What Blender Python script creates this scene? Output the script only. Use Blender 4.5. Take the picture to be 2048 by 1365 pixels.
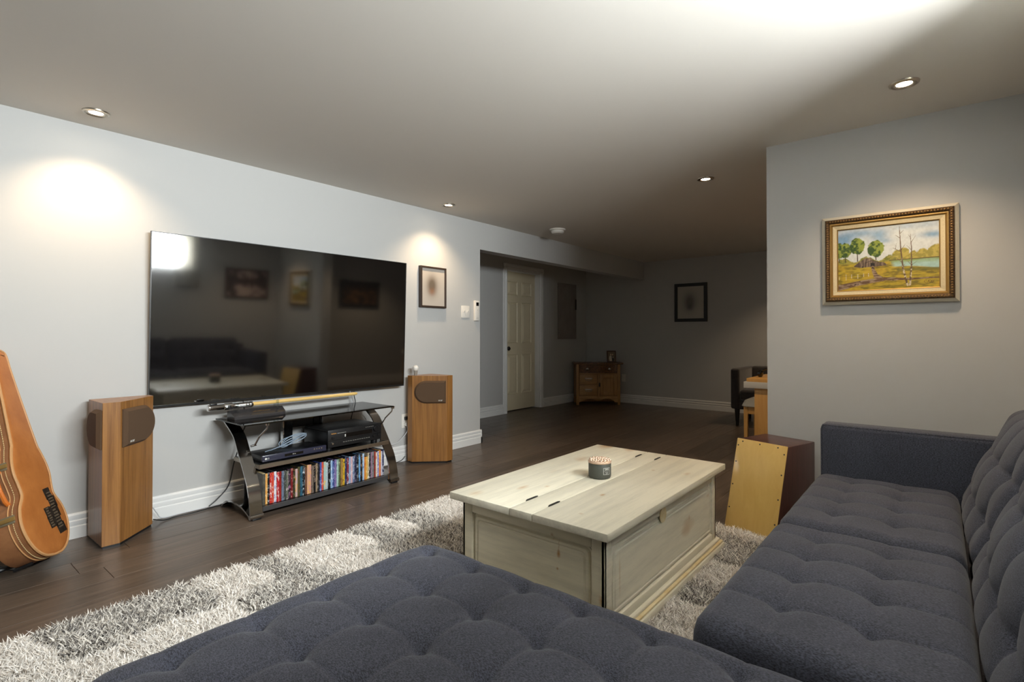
import bpy, bmesh, math, random
import numpy as np
from mathutils import Vector, Matrix
R = math.radians
random.seed(7); rng = np.random.default_rng(7)
for o in list(bpy.data.objects): bpy.data.objects.remove(o)
sc = bpy.context.scene
COL = sc.collection

# ------------------------------------------------------------------ camera, world, light, exposure
CAM_H = 1.06
cd = bpy.data.cameras.new('camera'); cam = bpy.data.objects.new('camera', cd); COL.objects.link(cam)
cd.sensor_fit = 'HORIZONTAL'; cd.sensor_width = 36.0
cd.lens = 1042.9 / 2048 * 36.0
cd.shift_y = -(682.5 - 660.06) / 2048
cd.clip_start = 0.02
_f = Vector((math.sin(.884511) * math.cos(.00997), math.cos(.884511) * math.cos(.00997), math.sin(.00997)))
cam.location = (0, 0, CAM_H)
cam.rotation_euler = _f.to_track_quat('-Z', 'Y').to_euler()
sc.camera = cam

w = bpy.data.worlds.new('sky'); sc.world = w; w.use_nodes = True
bg = w.node_tree.nodes['Background']; bg.inputs[0].default_value = (.75, .86, 1, 1); bg.inputs[1].default_value = 1.0

sc.view_settings.view_transform = 'Standard'; sc.view_settings.look = 'None'
sc.view_settings.gamma = 1; sc.view_settings.use_curve_mapping = False
sc.view_settings.exposure = 0.98

def area(name, loc, rot, sx, sy, power, col):
    l = bpy.data.lights.new(name, 'AREA'); l.shape = 'RECTANGLE'; l.size = sx; l.size_y = sy
    l.energy = power; l.color = col
    o = bpy.data.objects.new(name, l); COL.objects.link(o); o.location = loc; o.rotation_euler = rot
    return o
# daylight outside window_1, the high window over the sofa that the television reflects
area('window_over_sofa_offscreen', (1.24, -.70, 1.86), (R(90), 0, 0), 2.0, .44, 122, (.98, .99, 1.0))
SPOT_W = 18.0
WARM = (1.0, .74, .47)

# ------------------------------------------------------------------ helpers
def lin(r, g, b):
    f = lambda c: (c / 255 / 12.92) if c <= 10 else ((c / 255 + .055) / 1.055) ** 2.4
    return (f(r), f(g), f(b), 1)
def nd(t, kind, **kw):
    n = t.nodes.new(kind)
    for k, v in kw.items(): setattr(n, k, v)
    return n
def M(name, col, rough=.5, metal=0, noise=None, bump=None, ior=None, coat=0, emit=0, col2=None, sheen=0, stretch=None, alpha=None):
    m = bpy.data.materials.new(name); m.use_nodes = True; t = m.node_tree
    b = t.nodes['Principled BSDF']
    b.inputs['Base Color'].default_value = col; b.inputs['Roughness'].default_value = rough; b.inputs['Metallic'].default_value = metal
    if ior: b.inputs['IOR'].default_value = ior
    if coat: b.inputs['Coat Weight'].default_value = coat; b.inputs['Coat Roughness'].default_value = .12
    if sheen: b.inputs['Sheen Weight'].default_value = sheen; b.inputs['Sheen Roughness'].default_value = .5
    if emit:
        b.inputs['Emission Color'].default_value = col; b.inputs['Emission Strength'].default_value = emit
    if noise or bump:
        tc = nd(t, 'ShaderNodeTexCoord'); mp = nd(t, 'ShaderNodeMapping')
        t.links.new(tc.outputs['Object'], mp.inputs[0])
        if stretch: mp.inputs['Scale'].default_value = stretch
    if noise:
        n = nd(t, 'ShaderNodeTexNoise'); n.inputs['Scale'].default_value = noise[0]; n.inputs['Detail'].default_value = 5
        n.inputs['Roughness'].default_value = noise[2] if len(noise) > 2 else .6
        t.links.new(mp.outputs[0], n.inputs['Vector'])
        rp = nd(t, 'ShaderNodeValToRGB'); k = noise[1]
        rp.color_ramp.elements[0].position = .5 - k / 2; rp.color_ramp.elements[1].position = .5 + k / 2
        rp.color_ramp.elements[0].color = col2 or tuple(c * .8 for c in col[:3]) + (1,); rp.color_ramp.elements[1].color = col
        t.links.new(n.outputs[0], rp.inputs[0]); t.links.new(rp.outputs[0], b.inputs['Base Color'])
    if bump:
        n2 = nd(t, 'ShaderNodeTexNoise'); n2.inputs['Scale'].default_value = bump[0]; n2.inputs['Detail'].default_value = 3
        t.links.new(mp.outputs[0], n2.inputs['Vector'])
        bp = nd(t, 'ShaderNodeBump'); bp.inputs['Strength'].default_value = bump[1]; bp.inputs['Distance'].default_value = .002
        t.links.new(n2.outputs[0], bp.inputs['Height']); t.links.new(bp.outputs[0], b.inputs['Normal'])
    return m
def wood(name, c1, c2, scale=(4, 60, 4), rough=.4, rnd=0., nscale=1.0, coat=0, contrast=.5, bump=.08):
    """streaky grain: noise stretched along one object axis; rnd = per-object tint"""
    m = bpy.data.materials.new(name); m.use_nodes = True; t = m.node_tree; b = t.nodes['Principled BSDF']
    tc = nd(t, 'ShaderNodeTexCoord'); mp = nd(t, 'ShaderNodeMapping'); mp.inputs['Scale'].default_value = scale
    t.links.new(tc.outputs['Object'], mp.inputs[0])
    oi = nd(t, 'ShaderNodeObjectInfo')
    if rnd:
        mul = nd(t, 'ShaderNodeMath', operation='MULTIPLY'); mul.inputs[1].default_value = 37
        t.links.new(oi.outputs['Random'], mul.inputs[0])
        cb = nd(t, 'ShaderNodeCombineXYZ'); t.links.new(mul.outputs[0], cb.inputs[0]); t.links.new(mul.outputs[0], cb.inputs[2])
        t.links.new(cb.outputs[0], mp.inputs['Location'])
    n = nd(t, 'ShaderNodeTexNoise'); n.inputs['Scale'].default_value = nscale; n.inputs['Detail'].default_value = 7; n.inputs['Roughness'].default_value = .65
    n.inputs['Distortion'].default_value = .6
    t.links.new(mp.outputs[0], n.inputs['Vector'])
    rp = nd(t, 'ShaderNodeValToRGB'); rp.color_ramp.elements[0].position = .5 - contrast / 2; rp.color_ramp.elements[1].position = .5 + contrast / 2
    rp.color_ramp.elements[0].color = c2; rp.color_ramp.elements[1].color = c1
    t.links.new(n.outputs[0], rp.inputs[0])
    out = rp.outputs[0]
    if rnd:
        hs = nd(t, 'ShaderNodeHueSaturation'); mr = nd(t, 'ShaderNodeMapRange')
        mr.inputs['To Min'].default_value = 1 - rnd; mr.inputs['To Max'].default_value = 1 + rnd
        t.links.new(oi.outputs['Random'], mr.inputs[0]); t.links.new(mr.outputs[0], hs.inputs['Value']); t.links.new(out, hs.inputs['Color'])
        out = hs.outputs[0]
    t.links.new(out, b.inputs['Base Color']); b.inputs['Roughness'].default_value = rough
    if coat: b.inputs['Coat Weight'].default_value = coat; b.inputs['Coat Roughness'].default_value = .15
    if bump:
        bp = nd(t, 'ShaderNodeBump'); bp.inputs['Strength'].default_value = bump; bp.inputs['Distance'].default_value = .002
        t.links.new(n.outputs[0], bp.inputs['Height']); t.links.new(bp.outputs[0], b.inputs['Normal'])
    return m
def attr_mat(name, rough=.6, bump=None):
    m = bpy.data.materials.new(name); m.use_nodes = True; t = m.node_tree; b = t.nodes['Principled BSDF']
    a = nd(t, 'ShaderNodeAttribute'); a.attribute_name = 'tint'
    t.links.new(a.outputs['Color'], b.inputs['Base Color']); b.inputs['Roughness'].default_value = rough
    if bump:
        n = nd(t, 'ShaderNodeTexNoise'); n.inputs['Scale'].default_value = bump[0]
        bp = nd(t, 'ShaderNodeBump'); bp.inputs['Strength'].default_value = bump[1]; bp.inputs['Distance'].default_value = .001
        t.links.new(n.outputs[0], bp.inputs['Height']); t.links.new(bp.outputs[0], b.inputs['Normal'])
    return m
def glass_mat(name, tint, refl_ior=1.5, rough=.0):
    m = bpy.data.materials.new(name); m.use_nodes = True; t = m.node_tree; t.nodes.remove(t.nodes['Principled BSDF'])
    out = t.nodes['Material Output']
    tr = nd(t, 'ShaderNodeBsdfTransparent'); tr.inputs[0].default_value = tint
    gl = nd(t, 'ShaderNodeBsdfGlossy'); gl.inputs['Roughness'].default_value = rough
    fr = nd(t, 'ShaderNodeFresnel'); fr.inputs[0].default_value = refl_ior
    mx = nd(t, 'ShaderNodeMixShader')
    t.links.new(fr.outputs[0], mx.inputs[0]); t.links.new(tr.outputs[0], mx.inputs[1]); t.links.new(gl.outputs[0], mx.inputs[2])
    t.links.new(mx.outputs[0], out.inputs[0])
    return m

class MB:
    def __init__(s): s.v = []; s.f = []
    def add(s, vs, fs):
        k = len(s.v); s.v += [tuple(map(float, p)) for p in vs]; s.f += [tuple(i + k for i in f) for f in fs]; return s
    def box(s, x0, x1, y0, y1, z0, z1, b=0, seg=2):
        x0, x1 = min(x0, x1), max(x0, x1); y0, y1 = min(y0, y1), max(y0, y1); z0, z1 = min(z0, z1), max(z0, z1)
        vs = [(x0, y0, z0), (x1, y0, z0), (x1, y1, z0), (x0, y1, z0), (x0, y0, z1), (x1, y0, z1), (x1, y1, z1), (x0, y1, z1)]
        fs = [(0, 3, 2, 1), (4, 5, 6, 7), (0, 1, 5, 4), (1, 2, 6, 5), (2, 3, 7, 6), (3, 0, 4, 7)]
        if not b: return s.add(vs, fs)
        return s.bev(vs, fs, b, seg)
    def bev(s, vs, fs, b, seg=2):
        bm = bmesh.new(); V = [bm.verts.new(p) for p in vs]
        for f in fs: bm.faces.new([V[i] for i in f])
        bmesh.ops.bevel(bm, geom=bm.edges[:], offset=b, segments=seg, affect='EDGES', profile=.5, clamp_overlap=True)
        bm.verts.index_update()
        s.add([v.co[:] for v in bm.verts], [[v.index for v in f.verts] for f in bm.faces]); bm.free(); return s
    def prism(s, poly, a0, a1, axis='z', b=0, seg=2):
        """poly in the plane of the two other axes (in order), extruded along axis"""
        n = len(poly)
        def P(p, a): return {'z': (p[0], p[1], a), 'y': (p[0], a, p[1]), 'x': (a, p[0], p[1])}[axis]
        vs = [P(p, a0) for p in poly] + [P(p, a1) for p in poly]
        fs = [tuple(range(n))[::-1], tuple(range(n, 2 * n))] + [(i, (i + 1) % n, n + (i + 1) % n, n + i) for i in range(n)]
        if b: return s.bev(vs, fs, b, seg)
        return s.add(vs, fs)
    def tube(s, pts, r, n=8, closed=False):
        pts = [Vector(p) for p in pts]; rs = r if isinstance(r, (list, tuple)) else [r] * len(pts)
        k = len(pts); vs = []; up = None
        for i, p in enumerate(pts):
            a = pts[(i - 1) % k] if (closed or i > 0) else p; c = pts[(i + 1) % k] if (closed or i < k - 1) else p
            d = (c - a).normalized()
            if up is None:
                up = Vector((0, 0, 1)) if abs(d.z) < .9 else Vector((1, 0, 0))
            x = d.cross(up).normalized(); y = x.cross(d).normalized(); up = y
            for j in range(n):
                t = 2 * math.pi * j / n; vs.append(p + (x * math.cos(t) + y * math.sin(t)) * rs[i])
        fs = []
        for i in range(k if closed else k - 1):
            for j in range(n):
                fs.append((i * n + j, i * n + (j + 1) % n, ((i + 1) % k) * n + (j + 1) % n, ((i + 1) % k) * n + j))
        if not closed: fs += [tuple(range(n))[::-1], tuple((k - 1) * n + j for j in range(n))]
        return s.add(vs, fs)
    def lathe(s, prof, c, n=24, axis=(0, 0, 1)):
        ax = Vector(axis).normalized(); x = ax.orthogonal().normalized(); y = ax.cross(x); c = Vector(c)
        vs = []; fs = []
        for (r, h) in prof:
            for j in range(n):
                t = 2 * math.pi * j / n; vs.append(c + ax * h + (x * math.cos(t) + y * math.sin(t)) * max(r, 1e-5))
        for i in range(len(prof) - 1):
            for j in range(n): fs.append((i * n + j, i * n + (j + 1) % n, (i + 1) * n + (j + 1) % n, (i + 1) * n + j))
        fs += [tuple(range(n))[::-1], tuple((len(prof) - 1) * n + j for j in range(n))]
        return s.add(vs, fs)
    def sweep(s, prof, p0, p1, out):
        """profile (d,z) extruded from p0 to p1 (xy); d goes along 'out'"""
        vs = []; n = len(prof); out = Vector(out)
        for p in (p0, p1):
            for d, z in prof: vs.append((p[0] + out.x * d, p[1] + out.y * d, z))
        fs = [(i, (i + 1) % n, n + (i + 1) % n, n + i) for i in range(n)] + [tuple(range(n))[::-1], tuple(range(n, 2 * n))]
        return s.add(vs, fs)
    def xf(s, mat):
        s.v = [tuple(mat @ Vector(p)) for p in s.v]; return s

def link_mesh(name, V, F, mat, parent=None, smooth=35):
    me = bpy.data.meshes.new(name)
    if isinstance(V, np.ndarray): me.from_pydata(V.tolist(), [], F if isinstance(F, list) else F.tolist())
    else: me.from_pydata(V, [], F)
    bm = bmesh.new(); bm.from_mesh(me); bmesh.ops.recalc_face_normals(bm, faces=bm.faces[:]); bm.to_mesh(me); bm.free()
    for m in (mat if isinstance(mat, (list, tuple)) else [mat]): me.materials.append(m)
    if smooth:
        me.shade_smooth(); me.set_sharp_from_angle(angle=R(smooth))
    o = bpy.data.objects.new(name, me); COL.objects.link(o)
    if parent is not None: o.parent = parent
    return o
def tag(o, label=None, cat=None, group=None, kind=None):
    if label: o['label'] = label
    if cat: o['category'] = cat
    if group: o['group'] = group
    if kind: o['kind'] = kind
    return o
class Thing:
    """an Empty at the thing's base; parts are given in world coordinates (or local when rz is set)"""
    def __init__(s, name, label, cat, loc, rz=0, group=None, kind=None):
        s.o = bpy.data.objects.new(name, None); COL.objects.link(s.o); s.o.location = loc; s.o.rotation_euler = (0, 0, rz)
        s.o.empty_display_size = .05
        tag(s.o, label, cat, group, kind); s.loc = Vector(loc); s.local = bool(rz)
    def part(s, name, mb, mat, parent=None, smooth=35, label=None, kind=None):
        v = mb.v if s.local else [(p[0] - s.loc.x, p[1] - s.loc.y, p[2] - s.loc.z) for p in mb.v]
        o = link_mesh(name, v, mb.f, mat, parent or s.o, smooth)
        if label: o['label'] = label
        if kind: o['kind'] = kind
        return o
def single(name, mb, mat, label, cat, group=None, kind=None, base=None, smooth=35):
    """a thing that is one mesh; its origin at its base"""
    a = np.array(mb.v); c = base or ((a[:, 0].min() + a[:, 0].max()) / 2, (a[:, 1].min() + a[:, 1].max()) / 2, a[:, 2].min())
    o = link_mesh(name, [(p[0] - c[0], p[1] - c[1], p[2] - c[2]) for p in mb.v], mb.f, mat, None, smooth); o.location = c
    return tag(o, label, cat, group, kind)
def struct(name, mb, mat, label, parent=None, smooth=35):
    o = link_mesh(name, mb.v, mb.f, mat, parent, smooth); tag(o, label, None, None, 'structure'); return o
def text_mb(txt, size, M4, depth=.0004, shear=0, align='CENTER'):
    cu = bpy.data.curves.new('txt', 'FONT'); cu.body = txt; cu.size = size; cu.extrude = depth; cu.align_x = align; cu.align_y = 'CENTER'; cu.shear = shear
    cu.resolution_u = 2
    o = bpy.data.objects.new('txt', cu); COL.objects.link(o)
    bpy.context.view_layer.update()
    me = bpy.data.meshes.new_from_object(o.evaluated_get(bpy.context.evaluated_depsgraph_get()))
    mb = MB(); mb.add([M4 @ v.co for v in me.vertices], [tuple(p.vertices) for p in me.polygons])
    bpy.data.objects.remove(o); bpy.data.curves.remove(cu); bpy.data.meshes.remove(me)
    return mb
def strokes(M4, wid, ht, n, seed):
    """print too small or blurred to read in the photo: short upright strokes of its size"""
    r_ = random.Random(seed); mb = MB(); st_ = wid / n
    for i in range(n):
        x_ = -wid / 2 + i * st_; h0 = -ht / 2 + ht * .12 * r_.random(); h1 = ht / 2 - ht * .35 * r_.random(); w_ = st_ * r_.uniform(.35, .7)
        mb.add([M4 @ Vector(p) for p in ((x_, h0, 0), (x_ + w_, h0, 0), (x_ + w_, h1, 0), (x_, h1, 0))], [(0, 1, 2, 3)])
    return mb
def frame4(o, xa, ya):
    xa = Vector(xa).normalized(); ya = Vector(ya).normalized(); za = xa.cross(ya)
    m = Matrix((xa, ya, za)).transposed().to_4x4(); m.translation = Vector(o); return m
def picture_grid(name, fn, nu, nv, o, ux, vy, wd, ht, mat, parent, loc):
    """flat print: fn(u,v)->rgb arrays (linear), u to the right, v up, centre at o"""
    u = (np.arange(nu + 1)) / nu; v = np.arange(nv + 1) / nv
    U, Vv = np.meshgrid(u, v); o = np.array(o); ux = np.array(ux); vy = np.array(vy)
    P = o + (U[..., None] - .5) * wd * ux + (Vv[..., None] - .5) * ht * vy - np.array(loc)
    idx = np.arange((nu + 1) * (nv + 1)).reshape(nv + 1, nu + 1)
    F = np.stack([idx[:-1, :-1], idx[:-1, 1:], idx[1:, 1:], idx[1:, :-1]], -1).reshape(-1, 4)
    me = bpy.data.meshes.new(name); me.from_pydata(P.reshape(-1, 3).tolist(), [], F.tolist())
    c = np.ones(((nu + 1) * (nv + 1), 4), np.float32); c[:, :3] = fn(U.ravel(), Vv.ravel())
    a = me.color_attributes.new('tint', 'FLOAT_COLOR', 'POINT'); a.data.foreach_set('color', c.ravel())
    me.materials.append(mat); ob = bpy.data.objects.new(name, me); COL.objects.link(ob); ob.parent = parent
    return ob
def L3(r, g, b): return np.array(lin(r, g, b)[:3])

# ------------------------------------------------------------------ materials
m_wall = M('wall_paint', lin(189, 189, 187), .75, bump=(220, .06))
m_ceil = M('ceiling_paint', lin(218, 213, 205), .8, bump=(160, .05))
m_trim = M('white_trim_paint', lin(232, 232, 230), .38)
m_door = M('cream_door_paint', lin(218, 206, 176), .45)
m_plank = wood('dark_laminate', lin(112, 97, 84), lin(60, 51, 44), (1.6, 26, 1), .33, rnd=.16, nscale=1.6, contrast=.6, bump=.05)
m_floor = M('floor_underlay', lin(30, 24, 20), .8)
m_black = M('black_plastic', lin(22, 22, 24), .35)
m_blackg = M('black_gloss', lin(10, 10, 11), .12, coat=.5)
m_chrome = M('chrome', (.78, .78, .78, 1), .1, 1)
m_nickel = M('black_nickel', (.42, .41, .40, 1), .12, 1)
m_steel = M('brushed_nickel', (.52, .47, .40, 1), .3, 1)
m_white = M('white_plastic', lin(232, 228, 220), .4)
m_gold = M('gold_leaf', lin(168, 134, 76), .4, .6)

# ------------------------------------------------------------------ the setting
CEIL, YTV, XFAR, YALC, XCOR, YB, XL, XW, YWE = 2.175, 3.50, 7.465, 4.525, 3.775, -.55, -1.8, 3.345, .787
T = .12
fl = struct('floor', MB().box(XL - T, XFAR + T, YB - T, YALC + .35, -.10, -.012), m_floor, 'dark brown laminate floor laid in planks along the television wall')
PW, PL = .168, 1.22
pm = MB().box(0, PL - .0012, 0, PW - .0012, -.012, 0, .0012, 1)
plank0 = None; y = YB - .02; row = 0
while y < YALC + .2:
    x = XL - random.random() * PL
    while x < XFAR:
        if plank0 is None:
            plank0 = link_mesh('plank', pm.v, pm.f, m_plank, fl); p = plank0
        else:
            p = plank0.copy(); COL.objects.link(p)
        p.location = (x, y, 0); x += PL
    y += PW
struct('ceiling', MB().box(XL - T, XFAR + T, YB - T, YALC + T, CEIL, CEIL + .1), m_ceil, 'flat off-white ceiling with recessed lights')
struct('wall_front', MB().box(XL - T, XCOR, YTV, YALC + T, 0, CEIL), m_wall, 'pale grey wall carrying the television')
struct('beam', MB().box(XCOR, XFAR, YTV, YTV + .13, 1.905, CEIL), m_wall, 'boxed grey beam over the opening to the alcove')
DX0, DX1, DZ = 5.41, 6.17, 1.955
struct('wall_alcove', MB().box(XCOR, DX0, YALC, YALC + .14, 0, CEIL).box(DX1, XFAR + T, YALC, YALC + .14, 0, CEIL).box(DX0, DX1, YALC, YALC + .14, DZ, CEIL)
       .box(DX0 - .1, DX1 + .1, YALC + .15, YALC + .2, 0, CEIL), m_wall, 'grey alcove wall with the panelled door')
struct('wall_far', MB().box(XFAR, XFAR + T, YB - T, YALC, 0, CEIL), m_wall, 'grey end wall behind the corner dresser')
struct('wall_divider', MB().box(XW, XW + .12, YB, YWE, 0, CEIL), m_wall, 'pale grey short dividing wall with the landscape painting')
# back wall with the window_1 opening
WX0, WX1, WZ0, WZ1 = .20, 2.28, 1.62, 2.09
struct('wall_back', MB().box(XL - T, WX0, YB - T, YB, 0, CEIL).box(WX1, XFAR, YB - T, YB, 0, CEIL).box(WX0, WX1, YB - T, YB, 0, WZ0).box(WX0, WX1, YB - T, YB, WZ1, CEIL), m_wall, 'grey wall behind the sofa with a high window')
struct('wall_left', MB().box(XL - T, XL, YB, YTV, 0, CEIL), m_wall, 'plain grey end wall')
m_pane = glass_mat('window_glass', (.96, .98, .98, 1))
def window(n, horiz, a0, a1, z0, z1, c, label, nm):
    t = Thing('window_%d' % n, label, None, ((a0 + a1) / 2, c, z0) if horiz else (c, (a0 + a1) / 2, z0), kind='structure')
    def bx(m, p0, p1, d0, d1, q0, q1, b=.003):
        return m.box(p0, p1, d0, d1, q0, q1, b) if horiz else m.box(d0, d1, p0, p1, q0, q1, b)
    fr = MB(); k = .045
    for q in ((a0, a0 + k), (a1 - k, a1)): bx(fr, q[0], q[1], c - .1, c - .04, z0, z1)
    for q in ((z0, z0 + k), (z1 - k, z1)): bx(fr, a0, a1, c - .1, c - .04, q[0], q[1])
    t.part('window_frame', fr, m_trim)
    for i in range(1, nm):
        a = a0 + (a1 - a0) * i / nm; t.part('mullion', bx(MB(), a - .02, a + .02, c - .1, c - .045, z0, z1), m_trim)
    for i in range(nm):
        b0 = a0 + (a1 - a0) * i / nm; b1 = a0 + (a1 - a0) * (i + 1) / nm
        t.part('pane', bx(MB(), b0 + .02, b1 - .02, c - .075, c - .071, z0 + .03, z1 - .03, 0), m_pane)
    cs = MB(); s = .07
    for q in ((a0 - s, a0), (a1, a1 + s)): bx(cs, q[0], q[1], c, c + .016, z0 - s, z1 + (s if z1 + s < CEIL else .06))
    for q in ((z0 - s, z0), (z1, min(z1 + s, CEIL - .01))): bx(cs, a0 - s, a1 + s, c, c + .018, q[0], q[1])
    t.part('casing', cs, m_trim)
    t.part('window_sill', bx(MB(), a0 - .02, a1 + .02, c - .1, c + .03, z0 - .018, z0 + .004), m_trim)
    return t
window(1, True, WX0, WX1, WZ0, WZ1, YB, 'high white framed basement window above the sofa', 2)
m_curt = bpy.data.materials.new('sheer_curtain'); m_curt.use_nodes = True; _t = m_curt.node_tree
_t.nodes['Principled BSDF'].inputs['Base Color'].default_value = lin(214, 210, 200); _t.nodes['Principled BSDF'].inputs['Roughness'].default_value = .9
_tl = nd(_t, 'ShaderNodeBsdfTranslucent'); _tl.inputs[0].default_value = lin(222, 218, 206); _mx = nd(_t, 'ShaderNodeMixShader'); _mx.inputs[0].default_value = .6
_t.links.new(_t.nodes['Principled BSDF'].outputs[0], _mx.inputs[1]); _t.links.new(_tl.outputs[0], _mx.inputs[2]); _t.links.new(_mx.outputs[0], _t.nodes['Material Output'].inputs[0])
cur = Thing('curtain', 'pale sheer curtain gathered at the end of the high window', 'curtain', (2.12, YB, 1.40))
cv_ = [(2.06 + .28 * i / 60, YB + .045 + .016 * math.sin(i * .95) + .004 * math.sin(i * 2.3)) for i in range(61)]
cm = MB(); nz_ = 8
for k in range(nz_ + 1):
    f = k / nz_; z_ = 2.135 - .72 * f; g_ = 1 - .30 * math.sin(math.pi * min(1, f * 1.1)) ** 2
    cm.v += [(2.30 + (x_ - 2.30) * g_, y_, z_) for x_, y_ in cv_]
for k in range(nz_):
    for i in range(60): cm.f.append((k * 61 + i, k * 61 + i + 1, (k + 1) * 61 + i + 1, (k + 1) * 61 + i))
cur.part('fabric_panel', cm, m_curt, smooth=80)
cur.part('rod', MB().tube([(.05, YB + .05, 2.14), (2.42, YB + .05, 2.14)], .009, 10), m_steel)
BP = [(0, 0), (.016, 0), (.016, .060), (.011, .066), (.014, .074), (.014, .090), (.009, .097), (.012, .106), (.012, .120), (.006, .130), (0, .130)]
def baseboard(side, p0, p1, out, label): struct('baseboard_' + side, MB().sweep(BP, p0, p1, out), m_trim, label, smooth=25)
baseboard('front', (XL, YTV), (XCOR + .016, YTV), (0, -1, 0), 'white moulded baseboard under the television')
baseboard('alcove_return', (XCOR, YTV - .016), (XCOR, YALC), (1, 0, 0), 'white baseboard around the alcove corner')
baseboard('alcove_left', (XCOR, YALC), (5.333, YALC), (0, -1, 0), 'white baseboard between the alcove corner and the door')
baseboard('alcove_right', (6.247, YALC), (XFAR, YALC), (0, -1, 0), 'white baseboard between the door and the dresser')
baseboard('far', (XFAR, YB), (XFAR, YALC), (-1, 0, 0), 'white moulded baseboard along the end wall')
baseboard('divider', (XW, YB), (XW, YWE), (-1, 0, 0), 'white baseboard of the dividing wall')
baseboard('back', (XL, YB), (XW, YB), (0, 1, 0), 'white baseboard behind the sofa')
baseboard('back_beyond', (XW + .12, YB), (XFAR, YB), (0, 1, 0), 'white baseboard beyond the dividing wall')

# six panel door
d = Thing('door_1', 'cream six panel door in a white casing', None, (5.79, YALC, 0), kind='structure')
YS = YALC + .085
d.part('door_slab', MB().box(DX0 + .012, DX1 - .012, YS, YS + .04, .012, DZ - .012, .002), m_door)
for (xa, xb) in ((5.515, 5.745), (5.835, 6.065)):
    for (za, zb) in ((.235, .79), (.945, 1.52), (1.615, 1.81)):
        g = MB()
        def ringp(k, yy): return [(xa + k, yy, za + k), (xb - k, yy, za + k), (xb - k, yy, zb - k), (xa + k, yy, zb - k)]
        rings = [ringp(0, YS - .0005), ringp(.006, YS - .010), ringp(.016, YS + .0), ringp(.022, YS - .001), ringp(.046, YS - .011)]
        vs = sum(rings, []); fs = [(i * 4 + j, i * 4 + (j + 1) % 4, (i + 1) * 4 + (j + 1) % 4, (i + 1) * 4 + j) for i in range(4) for j in range(4)] + [(16, 17, 18, 19)]
        d.part('door_panel', g.add(vs, fs), m_door, smooth=0)
kb = d.part('door_knob', MB().lathe([(.03, 0), (.03, .006), (.012, .012), (.012, .035), (.027, .045), (.03, .06), (.02, .072)], (5.49, YS, .875), 20, (0, -1, 0)), m_blackg, label='black round door knob')
jm = MB().box(DX0 - .012, DX0 + .014, YALC - .002, YALC + .13, 0, DZ, .002).box(DX1 - .014, DX1 + .012, YALC - .002, YALC + .13, 0, DZ, .002).box(DX0, DX1, YALC - .002, YALC + .13, DZ - .014, DZ + .012, .002)
d.part('door_jamb', jm, m_trim)
CP = [(0, 0), (.012, .004), (.018, .012), (.018, .030), (.012, .036), (.015, .046), (.013, .064), (.006, .077), (0, .077)]
cz = MB()
for sx, xx in ((-1, DX0), (1, DX1)):
    cz.add([(xx + sx * b, YALC - a, z) for z in (0, DZ + .077) for a, b in CP], [(i, (i + 1) % 9, 9 + (i + 1) % 9, 9 + i) for i in range(9)] + [tuple(range(9)), tuple(range(9, 18))])
cz.add([(x, YALC - a, DZ + b) for x in (DX0 - .077, DX1 + .077) for a, b in CP], [(i, (i + 1) % 9, 9 + (i + 1) % 9, 9 + i) for i in range(9)] + [tuple(range(9)), tuple(range(9, 18))])
d.part('door_casing', cz, m_trim, smooth=25)

# ------------------------------------------------------------------ recessed lamps
m_bulb = M('lamp_glow', (1, .86, .66, 1), .4, emit=28)
def downlight(x, y, label, beam='lamp_beam'):
    t = Thing('recessed_light', label, 'ceiling light', (x, y, CEIL), group='recessed ceiling lights')
    t.part('trim_ring', MB().lathe([(.028, .012), (.030, -.004), (.036, -.008), (.043, -.004), (.047, -.009), (.055, -.006), (.057, 0.0)], (x, y, CEIL), 32), m_steel)
    t.part('bulb', MB().lathe([(.0, -.005), (.018, -.0045), (.029, -.001), (.029, .01)], (x, y, CEIL), 24), m_bulb)
    l = bpy.data.lights.new(beam, 'SPOT'); l.energy = SPOT_W; l.color = WARM; l.spot_size = R(118); l.spot_blend = .8; l.shadow_soft_size = .03
    o = bpy.data.objects.new(beam, l); COL.objects.link(o); o.parent = t.o; o.location = (0, 0, -.02)
downlight(.691, 3.255, 'recessed nickel ceiling light by the television wall above the guitar case')
downlight(3.101, 3.242, 'recessed nickel ceiling light by the television wall above the small framed portrait')
downlight(2.876, .113, 'recessed nickel ceiling light above the sofa arm')
downlight(3.742, 1.281, 'recessed nickel ceiling light by the end of the dividing wall')
# hidden by the dividing wall; their glow shows on the end wall and over the night picture in the television
downlight(6.6, 1.281, 'recessed nickel ceiling light above the armchair', 'lamp_over_armchair_offscreen')
downlight(4.66, .113, 'recessed nickel ceiling light by the night landscape picture', 'lamp_over_night_picture_offscreen')
sm = Thing('smoke_alarm', 'round white smoke alarm on the ceiling before the beam', 'smoke alarm', (4.551, 3.107, CEIL))
sm.part('mount_plate', MB().lathe([(.085, 0), (.085, -.012), (.078, -.016)], (4.551, 3.107, CEIL), 32), m_white)
sm.part('cover', MB().lathe([(.066, -.014), (.068, -.034), (.055, -.046), (.02, -.05)], (4.551, 3.107, CEIL), 32), m_white)

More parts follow.
